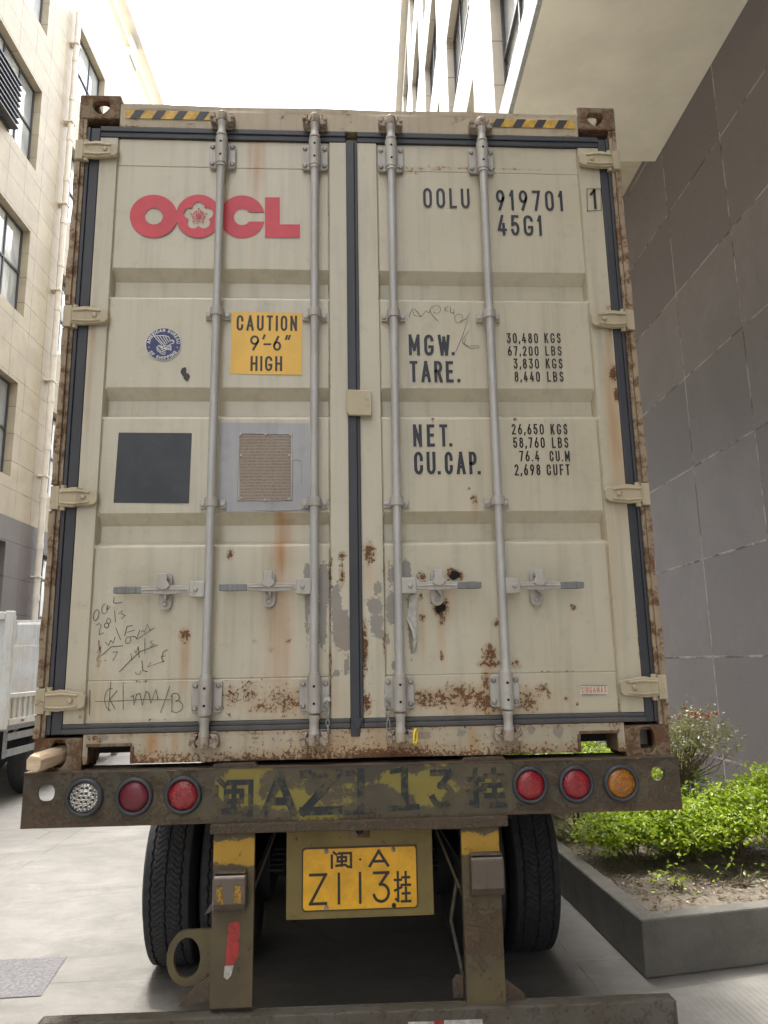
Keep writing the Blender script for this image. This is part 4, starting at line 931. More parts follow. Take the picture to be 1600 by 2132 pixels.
    for f, hh, hy_ in pr:
        xx = xr+L_*f; vs += [(xx, yb-hy_, z-hh), (xx, yb-hy_, z+hh), (xx, yb+hy_, z+hh), (xx, yb+hy_, z-hh)]
    n = len(pr); mb.add(vs, [(4*i+k, 4*i+(k+1) % 4, 4*i+4+(k+1) % 4, 4*i+4+k) for i in range(n-1) for k in range(4)]+[(0, 1, 2, 3), (4*n-1, 4*n-2, 4*n-3, 4*n-4)])
    mb.path([(xr+L_*.22, yb-.011, z), (xr+L_*.45, yb-.014, z+.001), (xr+L_*.70, yb-.012, z)], .0035, 6)
    h = build('handle', mb, M['hard'], rod, bevel=.003)
    mb = MB(); xs_ = sorted((xr+L_*.70, e)); vs = []
    for xx, k in ((xr+L_*.705, 1.), (xr+L_*.9, 1.08), (e, .92)): vs += [(xx, yb-.0115*k, z-.0135*k), (xx, yb-.0115*k, z+.0135*k), (xx, yb+.008, z+.0135*k), (xx, yb+.008, z-.0135*k)]
    mb.add(vs, [(4*i+k, 4*i+(k+1) % 4, 4*i+4+(k+1) % 4, 4*i+4+k) for i in range(2) for k in range(4)]+[(0, 1, 2, 3), (11, 10, 9, 8)])
    build('grip', mb, M['grip'], h, bevel=.003)
    # catch plate
    mb = MB(); xc = hxc
    for z0_, z1_, hw in ((.010, .074, .0245), (-.076, -.012, .0255)):
        o = []
        if z0_ > 0: o = [(xc-hw, z+z0_)]+[(xc-hw*math.cos(R_(a)), z+z1_-hw+hw*math.sin(R_(a))) for a in range(0, 181, 20)]+[(xc+hw, z+z0_)]
        else: o = [(xc-hw, z+z1_)]+[(xc-hw*math.cos(R_(a)), z+z0_+hw-hw*math.sin(R_(a))) for a in range(0, 181, 20)]+[(xc+hw, z+z1_)]
        mb.prism(o, -.001, YP-.007)
        bolt(mb, xc, -.012 if z0_ > 0 else -.002, z+(z1_-.024 if z0_ > 0 else z0_+.024), .0105)
    mb.prism([(xc-.014, z-.008), (xc+.012, z-.040), (xc+.012, z-.012), (xc-.014, z-.012)], -.040, -.0015)
    build('catch_plate', mb, M['hard'], rod, bevel=.003)
    mb = MB(); o = [(xc-.019, z+.062), (xc+.019, z+.062), (xc+.017, z+.035), (xc+.030, z+.017), (xc+.020, z+.004), (xc+.004, z-.004), (xc-.012, z+.002), (xc-.026, z+.010), (xc-.017, z+.030)]
    mb.prism(o, yb-.022, yb-.0145); mb.box(xc-.012, xc+.012, yb-.014, -.0015, z+.040, z+.055)
    build('latch', mb, M['hard'], rod, bevel=.003)
    return rod
lock_rod(-.583, -1, -.944, -.756, .668, -.001)
lock_rod(-.172, -1, -.540, -.352, .674, 0)
lock_rod(.1635, 1, .491, .318, .672, -.006)
lock_rod(.577, 1, .905, .722, .667, -.004)
# seal chains beside the two middle rods
def chain(name, x, zt, n, tilt, ll=.030):
    mb = MB(); p = Vector((x, -.022, ZB+zt))
    for k in range(n):
        L_ = ll if k < n-1 else ll*1.75
        pts = []
        for i in range(14):
            t = 2*math.pi*i/14; a = .0062*math.cos(t); b = (L_/2)*math.sin(t)
            b = math.copysign(min(abs(b), L_/2), b)
            pts.append((p.x+(a if k % 2 else a*.35), p.y-(a*.35 if k % 2 else a), p.z-L_/2+b))
        mb.path(pts, .0021, 6, closed=True); p = p+Vector((tilt, 0, -(L_-.0075)))
    mb.box(x-.012, x+.012, -.016, -.011, ZB+zt-.004, ZB+zt+.012)
    return build(name, mb, M['chain'], con)
chain('seal_chain', -.122, .238, 5, .0004); chain('seal_chain', .108, .245, 4, .0012, .034)

# things lying in or hung on the container
def wood():
    mb = MB(); n = 9; vs = []
    for k, (t, s_) in enumerate(((0, .9), (.12, 1.), (.5, .98), (1, .9))):
        P0 = Vector((-1.175, -.115, ZB+.040)); P1 = Vector((-1.112, .13, ZB+.062)); c = P0.lerp(P1, t)
        for x, z in ((-.034, -.024), (.020, -.036), (.040, -.020), (.042, .016), (.028, .033), (-.020, .040), (-.036, .020)):
            vs.append((c.x+x*s_*.72, c.y+.02*x, c.z+z*s_*.86))
    m_ = 7; mb.add(vs, [(i*m_+k, i*m_+(k+1) % m_, (i+1)*m_+(k+1) % m_, (i+1)*m_+k) for i in range(3) for k in range(m_)]+[tuple(range(m_-1, -1, -1)), tuple(range(3*m_, 4*m_))])
    o = build('wood_block', mb, M['wood'], None, (-1.15, -.05, ZB+.02), bevel=.003)
    tag(o, 'pale wooden block jammed in the bottom left corner hole of the container', 'wood block')
wood()
mb = MB(); x, z = Q(865, 1533, -.05); pts = []
for i in range(20):
    t = 2*math.pi*i/20; pts.append((x+.0075*math.cos(t)+.003*math.sin(t), -.064+.012*math.cos(t), z+.030*math.sin(t)*(1 if abs(math.sin(t)) < .9 else .95)))
mb.path(pts, .0042, 6, closed=True); o = build('seal_loop', mb, M['ytag'], None, (x, -.06, z)); tag(o, 'yellow plastic seal looped through the cam keeper of a lock rod', 'seal')

# ================================================================== TRAILER
tr = empty('semi_trailer', (0, 0, 0), 'rusty olive and yellow semi-trailer with yellow number plate and six round tail lamps', 'trailer')
BX0, BX1, BZ0, BZ1, BY = -1.236, 1.232, 1.156, 1.346, -.030
def beam_wear(x, y, z):
    c = np.exp(-(np.clip(np.abs(x)-.52, 0, 9)/.06)**2); n = np.array([mn.noise(Vector((a*6, 3.1, b*9))) for a, b in zip(x, z)])
    Yw = c*np.clip(.55+n*1.1, 0, 1)+np.exp(-((np.abs(x)-.95)/.15)**2)*np.clip((BZ0+.05-z)/.05, 0, 1)*.8
    Rw = (1-c)*.20+np.clip((BZ0+.02-z)/.02, 0, 1)*.3
    return np.stack([Rw, Yw, 0*x], 1)
mb = MB(); grid(mb, lines(-1.09, 1.085, .015), lines(BZ0, BZ1, .012), lambda X, Z: BY+.0012*np.sin(X*23)*np.sin(Z*60)+0*X)
for a, b, hc, hw, hh in ((BX0, -1.09, (-1.152, 1.279), .030, .030), (1.085, BX1, (1.147, 1.289), .026, .027)):
    inner = rr_pts(hc[0], hc[1], hw, hh, p=2.2 if a > 0 else 2.6); mb.ring(sq_pts(a, b, BZ0, BZ1, inner), inner, BY, BY+.010, 'y')
beam = build('rear_beam', mb, M['beam'], tr, wear=beam_wear)
mb = MB(); mb.box(BX0, BX1, BY-.003, .13, BZ1+.0005, BZ1+.006) ; mb.box(BX0+.001, BX1-.001, BY+.011, .10, BZ0, BZ0+.012)
vs = []
build('beam_flanges', mb, M['bumper'], beam, bevel=.001, wear=lambda x, y, z: np.stack([.4+0*x, 0*x, 0*x], 1))
for a, b in ((-.555, -.385), (.392, .560)):
    mb = MB(); mb.prism([(a, BZ1+.0065), (a+.01, BZ1+.018), (b-.01, BZ1+.020), (b, BZ1+.0065)], BY+.004, .12); build('bearing_plate', mb, M['bumper'], tr, bevel=.001, wear=lambda x, y, z: np.stack([.3+0*x, 0*x, 0*x], 1))
mb = MB(); mb.prism([(-.552, 1.120), (-.55, 1.1555), (.552, 1.1555), (.554, 1.118), (.40, 1.113), (-.2, 1.121)], -.046, .02); build('beam_lip', mb, M['beam'], tr, bevel=.004, wear=lambda x, y, z: np.stack([.3+0*x, .2+0*x, 0*x], 1))
# worn painted registration on the beam
def Pb(u, v): return Q(420+u/2.353, 1560+v/2.353, BY)
mb = MB()
def stencil(tok, l, r, t, b, th, tilt=0):
    x0, z0 = Pb(l, b); x1, _ = Pb(r, b); _, z1 = Pb(l, t)
    for k, q in enumerate(strokes([tok] if len(tok) > 1 else tok, z1-z0, x1-x0, th)): ribbon(mb, q, th, lambda a, c, k=k: (x0+a, BY-.0018-.00015*k, z0+c+tilt*a), cap=True)
stencil('MIN', 55, 252, 140, 340, .019); stencil('A', 292, 468, 115, 330, .028); stencil('Z', 480, 690, 102, 325, .030)
for l, t, b in ((700, 95, 322), (915, 85, 302)):
    x0, z0 = Pb(l, b); x1, _ = Pb(l+155, b); _, z1 = Pb(l, t)
    for k, q in enumerate(([(x0, z0+.008), (x1, z0+.012)], [((x0+x1)/2+.004, z0+.0), ((x0+x1)/2+.004, z1)], [((x0+x1)/2+.004, z1-.012), (x0+.008, z1-.018)])): ribbon(mb, q, (.020, .028, .018)[k], lambda a, c, k=k: (a, BY-.0018-.00015*k, c))
stencil('3', 1120, 1245, 100, 290, .023); stencil('GUA', 1300, 1500, 90, 290, .020)
build('painted_registration', mb, M['stencil'], beam)
# tail lamps
def lamp(px, py, lensmat, kind):
    x, z = Q(px, py, BY-.01); mb = MB()
    mb.lathe([(.050, .004), (.066, .002), (.0695, -.006), (.066, -.014), (.058, -.018), (.0535, -.010), (.0535, .004)], (x, BY, z), 'y', 40)
    o = build('tail_lamp', mb, M['rubber'], tr)
    mb = MB()
    if kind == 'clear': mb.lathe([(.0532, -.004), (.050, -.009), (0, -.010)], (x, BY, z), 'y', 36)
    else: mb.lathe([(.0532, -.006), (.050, -.013), (.03, -.0165), (0, -.0175)], (x, BY, z), 'y', 36)
    l = build('lens', mb, lensmat, o)
    if kind == 'clear':
        mb = MB(); dk = MB()
        cs = [(0, 0)]+[(.0165*math.cos(R_(60*i)), .0165*math.sin(R_(60*i))) for i in range(6)]+[(.0345*math.cos(R_(30*i+15)), .0345*math.sin(R_(30*i+15))) for i in range(12)]
        for a, b in cs:
            mb.lathe([(.0085, -.009), (.0085, -.0135), (.0065, -.0138), (.0045, -.0102)], (x+a, BY, z+b), 'y', 12); dk.lathe([(.0044, -.0105), (.0030, -.0118), (0, -.0122)], (x+a, BY, z+b), 'y', 8)
        for i in range(22):
            a = 2*math.pi*i/22; mb.lathe([(.004, -.009), (.0035, -.012), (0, -.0125)], (x+.0465*math.cos(a), BY, z+.0465*math.sin(a)), 'y', 8)
        build('led_cups', mb, M['lens_clear'], l); build('leds', dk, M['square'], l)
    return o
o = lamp(175, 1661, M['lens_clear'], 'clear'); o['label'] = 'clear round lamp with many small reflector cups'
lamp(279, 1659, M['lens_dull'], 'r'); lamp(381, 1656, M['lens_red'], 'r'); lamp(1105, 1635, M['lens_red'], 'r'); lamp(1201, 1633, M['lens_red'], 'r')
o = lamp(1295, 1631, M['lens_amber'], 'r'); o['label'] = 'amber round lamp'
# legs of the rear guard
for i, (a, b, z0) in enumerate(((-.540, -.391, .5365), (.378, .520, .505))):
    def lw(x, y, z, i=i): 
        yl = np.exp(-((z-1.055)/.055)**2)*1.25+(.0 if i else .15)
        return np.stack([.12+0*x+.3*np.exp(-((z-.75)/.1)**2)*i, yl, 0*x], 1)
    mb = MB(); grid(mb, lines(a, b, .02), lines(z0, 1.1175, .02), lambda X, Z: -.020+0*X)
    lg = build('guard_post', mb, M['leg'], tr, wear=lw)
    mb = MB(); mb.box(a, a+.008, -.0195, .02, z0, 1.117); mb.box(b-.008, b, -.0195, .02, z0, 1.117); build('post_flanges', mb, M['leg'], lg, wear=lambda x, y, z: np.stack([.3+0*x, 0*x, 0*x], 1))
    bz0, bz1 = ((.862, .985), (.884, 1.018))[i]; xa, xb = ((a+.008, b-.022), (a+.024, b+.004))[i]
    mb = MB(); mb.prism([(-.021, bz0), (-.068, bz0+.004), (-.078, bz0+.03), (-.076, bz1-.004), (-.070, bz1), (-.021, bz1+.004)], xa, xb, 'x')
    bo = build('bumper_block', mb, M['steel_box'], lg, bevel=.006)
    mb = MB(); mb.box(xa+.004, xb-.004, -.066, -.022, bz1+.0045, bz1+.010); build('block_top', mb, M['bumper'], bo, bevel=.002, wear=lambda x, y, z: np.stack([.3+0*x, 1.+0*x, 0*x], 1))
    if not i:
        mb = MB()
        for xx in (xa+.012, xb-.042): mb.add([(xx, -.0795, bz0+.035), (xx+.028, -.0795, bz0+.03), (xx+.024, -.079, bz0+.088), (xx+.004, -.079, bz0+.092)], [(0, 1, 2, 3)])
        build('block_paint', mb, M['leg'], bo, wear=lambda x, y, z: np.stack([.3+0*x, .9+0*x, 0*x], 1))
        q = [Q(*p, -.0225) for p in ((477, 1922), (499, 1918), (500, 1955), (494, 1958), (499, 1965), (497, 1990), (486, 2009), (470, 2010), (473, 1960))]
        mb = MB(); mb.add([(x, -.0225, z) for x, z in q], [tuple(range(len(q)))]); build('red_reflector', mb, M['tape_red'], lg)
        q = [Q(*p, -.022) for p in ((468, 2011), (487, 2010), (482, 2030), (474, 2040), (466, 2035))]
        mb = MB(); mb.add([(x, -.022, z) for x, z in q], [tuple(range(len(q)))]); build('silver_reflector', mb, M['tape_white'], lg)
# gussets at the post feet, diagonal stays
for pts, mt, y in (([(-.541, .55), (-.655, .5375), (-.640, .56), (-.600, .60), (-.541, .635)], 'bumper', .0), ([(.521, .507), (.598, .505), (.592, .535), (.525, .585), (.521, .585)], 'bumper', .0), ([(.377, .508), (.338, .508), (.336, .566), (.352, .588), (.377, .582)], 'bumper', .05)):
    mb = MB(); mb.prism(pts, y, y+.01); build('gusset', mb, M[mt], tr, bevel=.002, wear=lambda x, y, z: np.stack([.35+0*x, 0*x, 0*x], 1))
for p0, p1 in (((-.40, .09, .90), (-.285, .42, 1.19)), ((.385, .09, .86), (.265, .42, 1.19))):
    mb = MB(); p0 = Vector(p0); p1 = Vector(p1); d = (p1-p0).normalized(); s = Vector((0, 1, 0)).cross(d).normalized(); s2 = d.cross(s)
    vs = [p+s*a*.004+s2*b*.03 for p in (p0, p1) for a, b in ((-1, -1), (1, -1), (1, 1), (-1, 1))]
    mb.add(vs, [(k, (k+1) % 4, 4+(k+1) % 4, 4+k) for k in range(4)]+[(3, 2, 1, 0), (4, 5, 6, 7)]); build('diagonal_stay', mb, M['leg'], tr, wear=lambda x, y, z: np.stack([.2+0*x, 0*x, 0*x], 1))
for xx, s in ((.372, 1),):
    mb = MB(); mb.path([(xx, .10, .90), (xx-.02, .16, .74), (xx+.012, .10, .56)], .007, 6); build('stay_rod', mb, M['bumper'], tr, wear=lambda x, y, z: np.stack([.2+0*x, 0*x, 0*x], 1))
# towing eye
inner = [(-.634+.047*math.cos(2*math.pi*i/32), .684+.068*math.sin(2*math.pi*i/32)) for i in range(32)]
outer = []
for i in range(32):
    t = 2*math.pi*i/32; c, s = math.cos(t), math.sin(t)
    if c > .25: 
        k = min(.094/c, .094/abs(s) if abs(s) > 1e-6 else 9); outer.append((-.634+c*k, .684+s*k))
    else: outer.append((-.634+.074*c, .684+.094*s))
mb = MB(); mb.ring(outer, inner, .03, .055, 'y'); build('towing_eye', mb, M['leg'], tr, bevel=.004, wear=lambda x, y, z: np.stack([.1+0*x, .3+0*x, 0*x], 1))
# lower guard bar
mb = MB(); mb.box(-1.119, 1.129, -.050, -.042, .395, .523); mb.box(-1.119, 1.129, -.0415, .012, .515, .5235); mb.box(-1.119, 1.129, .0125, .020, .395, .5235); mb.box(-1.127, -1.1195, -.05, .020, .395, .5235); mb.box(1.1295, 1.137, -.05, .020, .395, .5235)
for i, v in enumerate(mb.v): mb.v[i] = (v[0], v[1], v[2]-.006*v[0]-.008)
bar = build('guard_bar', mb, M['bumper'], tr, bevel=.003, wear=lambda x, y, z: np.stack([.15+0*x, 0*x, 0*x], 1))
for l, r_, mt in ((850, 904, 'tape_white'), (903.5, 924, 'tape_red'), (925, 1005, 'tape_white')):
    a, _ = Q(l, 2125, -.051); b, _ = Q(r_, 2125, -.051); mb = MB(); mb.add([(a, -.0515, .43), (b, -.0515, .43), (b, -.0515, .478), (a, -.0515, .480)], [(0, 1, 2, 3)]); build('reflective_tape', mb, M[mt], bar)
# plate carrier, number plate
mb = MB(); y0 = .118; mb.box(-.283, .283, y0, y0+.006, .773, 1.150); mb.box(-.283, -.277, y0+.0065, y0+.05, .773, 1.15); mb.box(.277, .283, y0+.0065, y0+.05, .773, 1.15); mb.box(-.2765, .2765, y0+.0065, y0+.05, .773, .779)
pc = build('plate_carrier', mb, M['mount'], tr, bevel=.002, wear=lambda x, y, z: np.stack([.15+0*x, .3+0*x, 0*x], 1))
mb = MB(); mb.box(-.040, .040, y0-.003, y0-.0003, 1.060, 1.098); br_ = build('lamp_bracket', mb, M['casting'], pc, bevel=.001)
mb = MB(); mb.lathe([(.014, 0), (.016, -.012), (.010, -.02), (.0, -.022)], (.0, y0-.003, 1.088), 'y', 12); mb.box(-.032, .032, y0-.010, y0-.0035, 1.088, 1.100); build('plate_lamp', mb, M['dark'], br_, bevel=.002)
S4 = lambda u, v: Q(590+u/4.848, 1690+v/4.848, y0-.006)
q = [S4(200, 378), S4(1338, 352), S4(1352, 965), S4(205, 995)]
mb = MB(); x0, x1 = q[0][0]+.001, q[1][0]; z1, z0 = (q[0][1]+q[1][1])/2, (q[2][1]+q[3][1])/2
plate_rr(mb, x0, x1, z0, z1, y0-.006, y0-.0035, .012); npl = build('number_plate', mb, M['numpl'], pc, bevel=.0015)
mb = MB(); plate_rr(mb, x0-.006, x1+.006, z0-.006, z1+.006, y0-.0030, y0-.0005, .016); build('plate_backing', mb, M['leg'], npl, wear=lambda x, y, z: np.stack([.6+0*x, 0*x, 0*x], 1))
mb = MB()
def plt(tok, l, r_, t, b, th):
    a, zb = S4(l, b); c, _ = S4(r_, b); _, zt = S4(l, t)
    for k, s in enumerate(strokes([tok], zt-zb, c-a, th)): ribbon(mb, s, th, lambda p, q_, k=k: (a+p, y0-.0064-.0001*k, zb+q_), cap=True)
plt('MIN', 480, 698, 400, 578, .0092); plt('A', 862, 1072, 385, 562, .0105); plt('Z', 260, 445, 625, 948, .0108)
plt('|', 545, 583, 615, 938, .0102); plt('|', 760, 798, 608, 930, .0102); plt('3', 905, 1085, 603, 924, .0108); plt('GUA', 1120, 1297, 600, 920, .0092)
a, zb = S4(778, 482); mb.add([(a+.0045*math.cos(i*math.pi/6), y0-.0066, zb+.0045*math.sin(i*math.pi/6)) for i in range(12)], [tuple(range(12))])
build('plate_characters', mb, M['ink2'], npl)
for u, v in ((437, 398), (1110, 380), (437, 968), (1118, 943)):
    a, zb = S4(u, v); mb = MB(); bolt(mb, a, y0-.006, zb, .0085); build('plate_screw', mb, M['bolt'] if u != 1118 else M['dark'], npl)
# chassis beams, axles, springs, wheels
mb = MB()
for sx in (-1, 1):
    mb.box(sx*.40, sx*.54, .16, 11.2, 1.318, 1.334); mb.box(sx*.40, sx*.54, .16, 11.2, .930, .946); mb.box(sx*.464, sx*.476, .16, 11.2, .9465, 1.3175)
for y in (.7, 1.4, 2.7, 4.0, 5.5, 7, 8.5, 10): mb.box(-.4635, .4635, y, y+.1, 1.05, 1.25)
build('chassis_rails', mb, M['dark'], tr)
mb = MB()
for sx in (-1, 1): mb.box(sx*.5405, sx*1.19, 11.0, 11.14, 1.2, 1.334); mb.box(sx*.5405, sx*1.19, 6.0, 6.1, 1.2, 1.334)
build('cross_arms', mb, M['dark'], tr)
TR, AX = .515, (2.01, 3.32, 4.63)
def tyre_mb(outer_sign):
    """one tyre about the origin, axis x, with ribs, wavy grooves and sipes"""
    nx_, na = 64, 520; W_ = .272; us = np.linspace(-1, 1, nx_)
    verts = np.zeros((nx_, na, 3)); ang = np.arange(na)*2*math.pi/na
    for i, u in enumerate(us):
        x = u*W_/2; r = TR-.010*u*u-(.045*max(0, abs(u)-.86)/.14*((abs(u)-.86)/.14) if abs(u) > .86 else 0)
        d = np.zeros(na)
        if abs(u) < .86:
            zig = .022*np.clip(2.4*np.sin(ang*52), -1, 1)
            for gx, gd, gw in ((-.60, .013, .036), (0., .013, .040), (.60, .013, .036)):
                d = np.maximum(d, gd*np.exp(-((u-gx-zig*(1 if gx else .6))/gw)**4))
            sip = np.abs((ang*52/math.pi+.42*math.sin(abs(u)*10.5)) % 1.0-.5) < .09
            if .06 < abs(u) < .55: d = np.maximum(d, sip*.005)
        rr_ = r-d; verts[i] = np.stack([np.full(na, x), rr_*np.cos(ang), rr_*np.sin(ang)], 1)
    mb = MB(); mb.v = [tuple(p) for p in verts.reshape(-1, 3)]
    for i in range(nx_-1):
        for j in range(na): mb.f.append((i*na+j, i*na+(j+1) % na, (i+1)*na+(j+1) % na, (i+1)*na+j)); mb.sm.append(abs(us[i]) > .86)
    for s in (-1, 1):
        mb.lathe([(TR-.055, s*W_/2), (TR-.09, s*(W_/2+.012)), (TR-.16, s*(W_/2+.012)), (.30, s*(W_/2-.02)), (.285, s*(W_/2-.05))], (0, 0, 0), 'x', 60)
    return mb
def rim_mb(s, outer):
    mb = MB(); mb.lathe([(.290, s*.10), (.283, s*.085), (.270, s*.05), (.262, -s*.09), (.285, -s*.12)], (0, 0, 0), 'x', 40)
    mb.lathe([(.262, -s*.02), (.20, s*.01 if outer else -s*.03), (.11, s*.015 if outer else -s*.03), (.105, s*.06), (0, s*.07)], (0, 0, 0), 'x', 40)
    for i in range(10):
        a = 2*math.pi*i/10; mb.lathe([(.016, s*.005), (.016, s*.04), (.008, s*.045)], (0, .165*math.cos(a), .165*math.sin(a)), 'x', 8)
    return mb
tyre_src = None
for ai, ay in enumerate(AX):
    for sx in (-1, 1):
        for xc, out in ((1.036, True), (.722, False)):
            if tyre_src is None:
                wh = bpy.data.objects.new('wheel', None); C.objects.link(wh); wh.parent = tr; wh.location = (-1.036, ay, TR-.004)
                me_o = MB(); t_ = tyre_mb(1); base = Vector((-1.036, ay, TR-.004))
                t_.v = [(x+base.x, y+base.y, z+base.z) for x, y, z in t_.v]; ty = build('tyre', t_, M['tyre'], wh, recalc=False)
                r_ = rim_mb(-1, True); r_.v = [(x+base.x, y+base.y, z+base.z) for x, y, z in r_.v]; ri = build('rim', r_, M['bumper'], wh, wear=lambda x, y, z: np.stack([.3+0*x, 0*x, 0*x], 1))
                tyre_src = (wh, ty, ri)
            else:
                w2 = tyre_src[0].copy(); C.objects.link(w2); w2.parent = tr; w2.location = (sx*xc, ay, TR-.004)
                if sx > 0: w2.rotation_euler.z = math.pi
                w2.rotation_euler.x = .3*ai+.2*out
                for q_ in tyre_src[1:]: c_ = q_.copy(); C.objects.link(c_); c_.parent = w2
    mb = MB(); mb.tube((-.98, ay, TR), (.98, ay, TR), .065, n=20)
    for sx in (-1, 1):
        mb.tube((sx*.50, ay, TR), (sx*.60, ay, TR), .20, n=28)
        for k in range(5): mb.box(sx*.40, sx*.48, ay-.45+.06*k, ay+.45-.06*k, TR+.07+.014*k, TR+.083+.014*k)
        mb.tube((sx*.33, ay-.22, TR+.02), (sx*.33, ay-.08, TR+.10), .075, n=18)
        mb.box(sx*.42, sx*.46, ay+.47, ay+.62, TR+.05, .93)
    mb.box(-.5, .5, ay-.02, ay+.02, TR-.06, TR+.06)
    build('axle', mb, M['dark'], tr, bevel=.004)
mb = MB(); mb.path([(.80, .9, 1.1), (.78, 1.0, .95), (.62, 1.2, .88), (.5, 1.4, .92)], .012, 8); mb.path([(-.62, .6, 1.12), (-.58, .9, .92), (-.52, 1.4, .9)], .012, 8); mb.tube((-.25, 1.0, .90), (.25, 1.0, .90), .13, n=24); build('air_tank_and_hoses', mb, M['dark'], tr)
mb = MB(); q = [(-.575, .80), (-.545, .815), (-.541, .84), (-.556, .832)]; mb.prism([(a, b+.03) for a, b in q], .02, .03); build('torn_bracket', mb, M['bumper'], tr, wear=lambda x, y, z: np.stack([0*x, 0*x, 0*x], 1))

# ================================================================== STREET FRAME HELPERS
def emb(name, quads_or_fn, mat, parent, **k): return build(name, quads_or_fn, mat, parent, **k)
def ebox(mb, a0, a1, b0, b1, z0, z1):
    vs = [tuple(EW(a, b, z)) for a in (a0, a1) for b in (b0, b1) for z in (z0, z1)]
    mb.add(vs, [(0, 1, 3, 2), (4, 6, 7, 5), (0, 4, 5, 1), (2, 3, 7, 6), (0, 2, 6, 4), (1, 5, 7, 3)]); return mb
def uvE(ax='b'):
    def f(x, y, z):
        dx, dy = x-CAM[0], y-CAM[1]; a = dx*math.cos(TH)-dy*math.sin(TH); b = dx*math.sin(TH)+dy*math.cos(TH)
        return (b if ax == 'b' else a, z-CAM[2])
    return f
def uvoff(ox, oz): 
    f0 = uvE()
    return lambda x, y, z: (f0(x, y, z)[0]+ox, f0(x, y, z)[1]+oz)
def facade(mb, a, b0, b1, z0, z1, holes, depth, s):
    """wall sheet at a with rectangular window openings and reveals going inwards (s*depth)"""
    bs = sorted({b0, b1, *[h[0] for h in holes], *[h[1] for h in holes]}); bs = [v for v in bs if b0 <= v <= b1]
    zs = sorted({z0, z1, *[h[2] for h in holes], *[h[3] for h in holes]}); zs = [v for v in zs if z0 <= v <= z1]
    for i in range(len(bs)-1):
        for j in range(len(zs)-1):
            cb_, cz_ = (bs[i]+bs[i+1])/2, (zs[j]+zs[j+1])/2
            if any(h[0] < cb_ < h[1] and h[2] < cz_ < h[3] for h in holes): continue
            mb.add([tuple(EW(a, p, q)) for p, q in ((bs[i], zs[j]), (bs[i+1], zs[j]), (bs[i+1], zs[j+1]), (bs[i], zs[j+1]))], [(0, 1, 2, 3)])
    for h in holes:
        c = [(h[0], h[2]), (h[1], h[2]), (h[1], h[3]), (h[0], h[3])]
        for k in range(4):
            p, q = c[k], c[(k+1) % 4]
            mb.add([tuple(EW(a, *p)), tuple(EW(a, *q)), tuple(EW(a+s*depth, *q)), tuple(EW(a+s*depth, *p))], [(0, 1, 2, 3)])
def window(parent, a, s, depth, h, cols, rows, fw=.055):
    b0, b1, z0, z1 = h; ai, ao = a+s*depth, a+s*(depth-.06); mb = MB()
    ebox(mb, ao, ai, b0, b0+fw, z0, z1); ebox(mb, ao, ai, b1-fw, b1, z0, z1); ebox(mb, ao, ai, b0+fw, b1-fw, z0, z0+fw); ebox(mb, ao, ai, b0+fw, b1-fw, z1-fw, z1)
    for k in range(1, cols): c = b0+(b1-b0)*k/cols; ebox(mb, ao+s*.004, ai, c-fw/2, c+fw/2, z0+fw, z1-fw)
    for r in rows: z = z0+(z1-z0)*r; ebox(mb, ao-s*.003, ai-s*.003, b0+fw, b1-fw, z-fw/2, z+fw/2)
    w_ = build('window', mb, M['winframe'], parent)
    mb = MB(); g_ = ai-s*.02; mb.add([tuple(EW(g_, p, q)) for p, q in ((b0+fw/2, z0+fw/2), (b1-fw/2, z0+fw/2), (b1-fw/2, z1-fw/2), (b0+fw/2, z1-fw/2))], [(0, 1, 2, 3)])
    build('glass', mb, M['glass'], w_); return w_

# ================================================================== LEFT BUILDING
Dl = 9.0; zc = CAM[2]
lb_ = empty('factory_building', EW(-Dl, 16, 0), 'cream tiled factory building with dark window bands and a brown base left of the container', 'building')
bb_, tt_ = .42*Dl+zc, 2.62*Dl+zc
holes = []
for k in range(-2, 6):
    b1 = (2.085+.503*k)*Dl; b0 = b1-.295*Dl
    for r in range(4): holes.append((b0, b1, (.534+.485*r)*Dl+zc, (.534+.485*r+.28)*Dl+zc))
    holes.append((b0, b1, .0+zc+.02*Dl, .348*Dl+zc))
up = [h for h in holes if h[2] > bb_]; lo_ = [h for h in holes if h[2] < bb_]
B0, B1 = -25, 46
mb = MB(); facade(mb, -Dl, B0, B1, bb_, tt_, up, .28, -1); f0 = uvE()
ebox(mb, -Dl-14, -Dl-.3, B0+.01, B1-.01, bb_, tt_-.02)
mb.add([tuple(EW(*p)) for p in ((-Dl, B0, bb_), (-Dl-14, B0, bb_), (-Dl-14, B0, tt_), (-Dl, B0, tt_))], [(0, 1, 2, 3)]); mb.add([tuple(EW(*p)) for p in ((-Dl, B0, tt_), (-Dl-14, B0, tt_), (-Dl-14, B1, tt_), (-Dl, B1, tt_))], [(0, 1, 2, 3)]); mb.add([tuple(EW(*p)) for p in ((-Dl, B1, bb_), (-Dl-14, B1, bb_), (-Dl-14, B1, tt_), (-Dl, B1, tt_))], [(0, 1, 2, 3)])
build('upper_wall', mb, M['cream_tile'], lb_, uv=lambda x, y, z: (f0(x, y, z)[0]-2.127*Dl, z-bb_))
mb = MB(); facade(mb, -Dl+.03, B0, B1, 0, bb_, lo_, .3, -1); mb.add([tuple(EW(*p)) for p in ((-Dl+.03, B0, bb_), (-Dl+.03, B1, bb_), (-Dl, B1, bb_), (-Dl, B0, bb_))], [(0, 1, 2, 3)])
mb.add([tuple(EW(*p)) for p in ((-Dl+.03, B0, 0), (-Dl-14, B0, 0), (-Dl-14, B0, bb_), (-Dl+.03, B0, bb_))], [(0, 1, 2, 3)]); ebox(mb, -Dl-13.9, -Dl-.35, B0+.02, B1-.02, 0, bb_-.02)
build('base_wall', mb, M['brown_l'], lb_, uv=lambda x, y, z: (f0(x, y, z)[0], z-.4))
